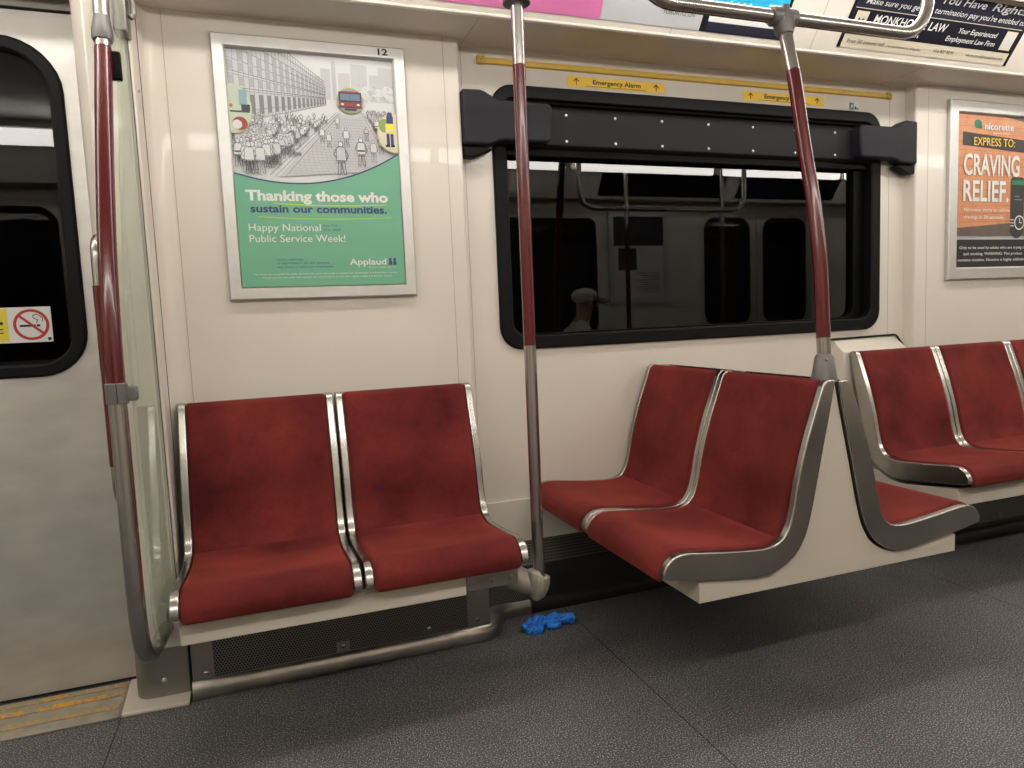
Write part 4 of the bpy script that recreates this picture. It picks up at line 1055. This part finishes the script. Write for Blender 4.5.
N = [((bx + .02, by, .54), (.15, .12)), ((bx + .0, by, .72), (.13, .10)), ((bx + .02, by, .88), (.15, .11)), ((bx + .05, by, .985), (.09, .07)), ((bx + .075, by, 1.045), .056), ((bx + .09, by, 1.10), .062),
     ((bx + .10, by, 1.17), (.082, .074)), ((bx + .095, by, 1.215), (.075, .07)),
     ((bx + .03, by + .19, .935), .058), ((bx + .08, by + .22, .73), .046), ((bx + .28, by + .15, .64), .034), ((bx + .35, by + .11, .635), .03),
     ((bx + .03, by - .19, .935), .058), ((bx + .08, by - .22, .73), .046), ((bx + .28, by - .15, .64), .034), ((bx + .35, by - .11, .635), .03),
     ((bx + .20, by + .10, .525), .078), ((bx + .46, by + .11, .52), .058), ((bx + .48, by + .11, .28), .046), ((bx + .47, by + .11, .07), .036), ((bx + .60, by + .11, .045), .034),
     ((bx + .20, by - .10, .525), .078), ((bx + .46, by - .11, .52), .058), ((bx + .48, by - .11, .28), .046), ((bx + .47, by - .11, .07), .036), ((bx + .60, by - .11, .045), .034)]
E_ = [(0, 1), (1, 2), (2, 3), (3, 4), (4, 5), (5, 6), (6, 7), (2, 8), (8, 9), (9, 10), (10, 11), (2, 12), (12, 13), (13, 14), (14, 15), (0, 16), (16, 17), (17, 18), (18, 19), (19, 20), (0, 21), (21, 22), (22, 23), (23, 24), (24, 25)]
body = skinned('body', N, E_, JACKET, pe)
body.data.materials.append(SKIN); body.data.materials.append(TROU)
for p in body.data.polygons:
    c = p.center + Vector(pe.location)
    if c.z > 1.03: p.material_index = 1
    elif c.z < .60 and c.x > bx + .1: p.material_index = 2
hx_, hz_ = bx + .105, 1.16
for s in (-1, 1):
    m = MB(); m.ball((hx_ - .005, by + s * .078, hz_ - .005), .028, seg=10, scale=(.7, .4, 1.1)); m.obj('ear', SKIN, pe, smooth=60)
    m = MB(); m.ball((hx_ + .070, by + s * .030, hz_ + .012), .011, seg=10); m.obj('eye', plain('eye_dark', srgb(50, 40, 36), .2), pe, smooth=60)
    m = MB(); fx, fy, fz = bx + .37, by + s * .11, .635
    m.ball((fx, fy, fz), .04, seg=12, scale=(1, .9, .5))
    for k in range(4):
        yy = fy + (k - 1.5) * .019; L = (.055, .066, .062, .05)[k]
        m.tube(catmull([(fx + .02, yy, fz + .006), (fx + .02 + L * .5, yy, fz + .004), (fx + .02 + L * .85, yy, fz - .014), (fx + .02 + L, yy, fz - .032)], .012), .0085, 8)
    m.tube(catmull([(fx - .005, fy - s * .03, fz), (fx + .03, fy - s * .05, fz - .002), (fx + .05, fy - s * .052, fz - .012)], .012), .0095, 8)
    m.obj('hand', SKIN, pe, smooth=60)
m = MB(); m.loft([[(hx_ + .075, by - .006, hz_ + .02), (hx_ + .075, by + .006, hz_ + .02), (hx_ + .082, by, hz_ + .02)], [(hx_ + .074, by - .016, hz_ - .03), (hx_ + .074, by + .016, hz_ - .03), (hx_ + .105, by, hz_ - .025)]]); m.obj('nose', SKIN, pe, smooth=60)
m = MB(); m.ball((hx_ + .072, by, hz_ - .055), .02, seg=10, scale=(.5, 1.2, .3)); m.obj('mouth', plain('lips', srgb(140, 84, 76), .5), pe, smooth=60)
m = MB(); m.ball((hx_ - .012, by, hz_ + .05), .098, CAPM, seg=18, scale=(1.04, .9, .62)); PK = plain('cap_peak', srgb(128, 124, 118), .7)
rows = []
for dx, hwid, z0 in ((.045, .080, .048), (.10, .078, .040), (.15, .062, .030), (.178, .036, .022)):
    top = [(hx_ + dx, by + hwid * k / 4, hz_ + z0 - .030 * abs(k / 4) ** 2) for k in range(-4, 5)]
    rows.append(top + [(x, y, z - .006) for x, y, z in top[::-1]])
m.loft(rows, PK); m.obj('cap', CAPM, pe, smooth=60)

# ------------------------------------------------------------------ world, camera, view
w = bpy.data.worlds.new('world'); scene.world = w; w.use_nodes = True
w.node_tree.nodes['Background'].inputs[0].default_value = (0, 0, 0, 1)
cam = bpy.data.cameras.new('camera'); co = bpy.data.objects.new('camera', cam); COL.objects.link(co); scene.camera = co
a, b, c = map(math.radians, (19.59516, -5.45971, -2.39815))
fw = Vector((math.sin(a) * math.cos(b), math.cos(a) * math.cos(b), math.sin(b))); r_ = Vector((math.cos(a), -math.sin(a), 0)); u_ = r_.cross(fw)
r2_ = r_ * math.cos(c) + u_ * math.sin(c); u2_ = -r_ * math.sin(c) + u_ * math.cos(c)
Mx = Matrix((r2_, u2_, -fw)).transposed().to_4x4(); Mx.translation = Vector((.08610, -2.34120, 1.07468)); co.matrix_world = Mx
cam.sensor_fit = 'HORIZONTAL'; cam.sensor_width = 36; cam.lens = 692.223 * 36 / 1024; cam.clip_start = .02
vs = scene.view_settings; vs.view_transform = 'Standard'; vs.look = 'None'; vs.gamma = 1; vs.exposure = -0.13; vs.use_curve_mapping = False
cy = scene.cycles; cy.use_denoising = True; cy.max_bounces = 10; cy.diffuse_bounces = 6; cy.glossy_bounces = 6; cy.transparent_max_bounces = 12
cy.sample_clamp_indirect = 6; cy.caustics_reflective = False; cy.caustics_refractive = False
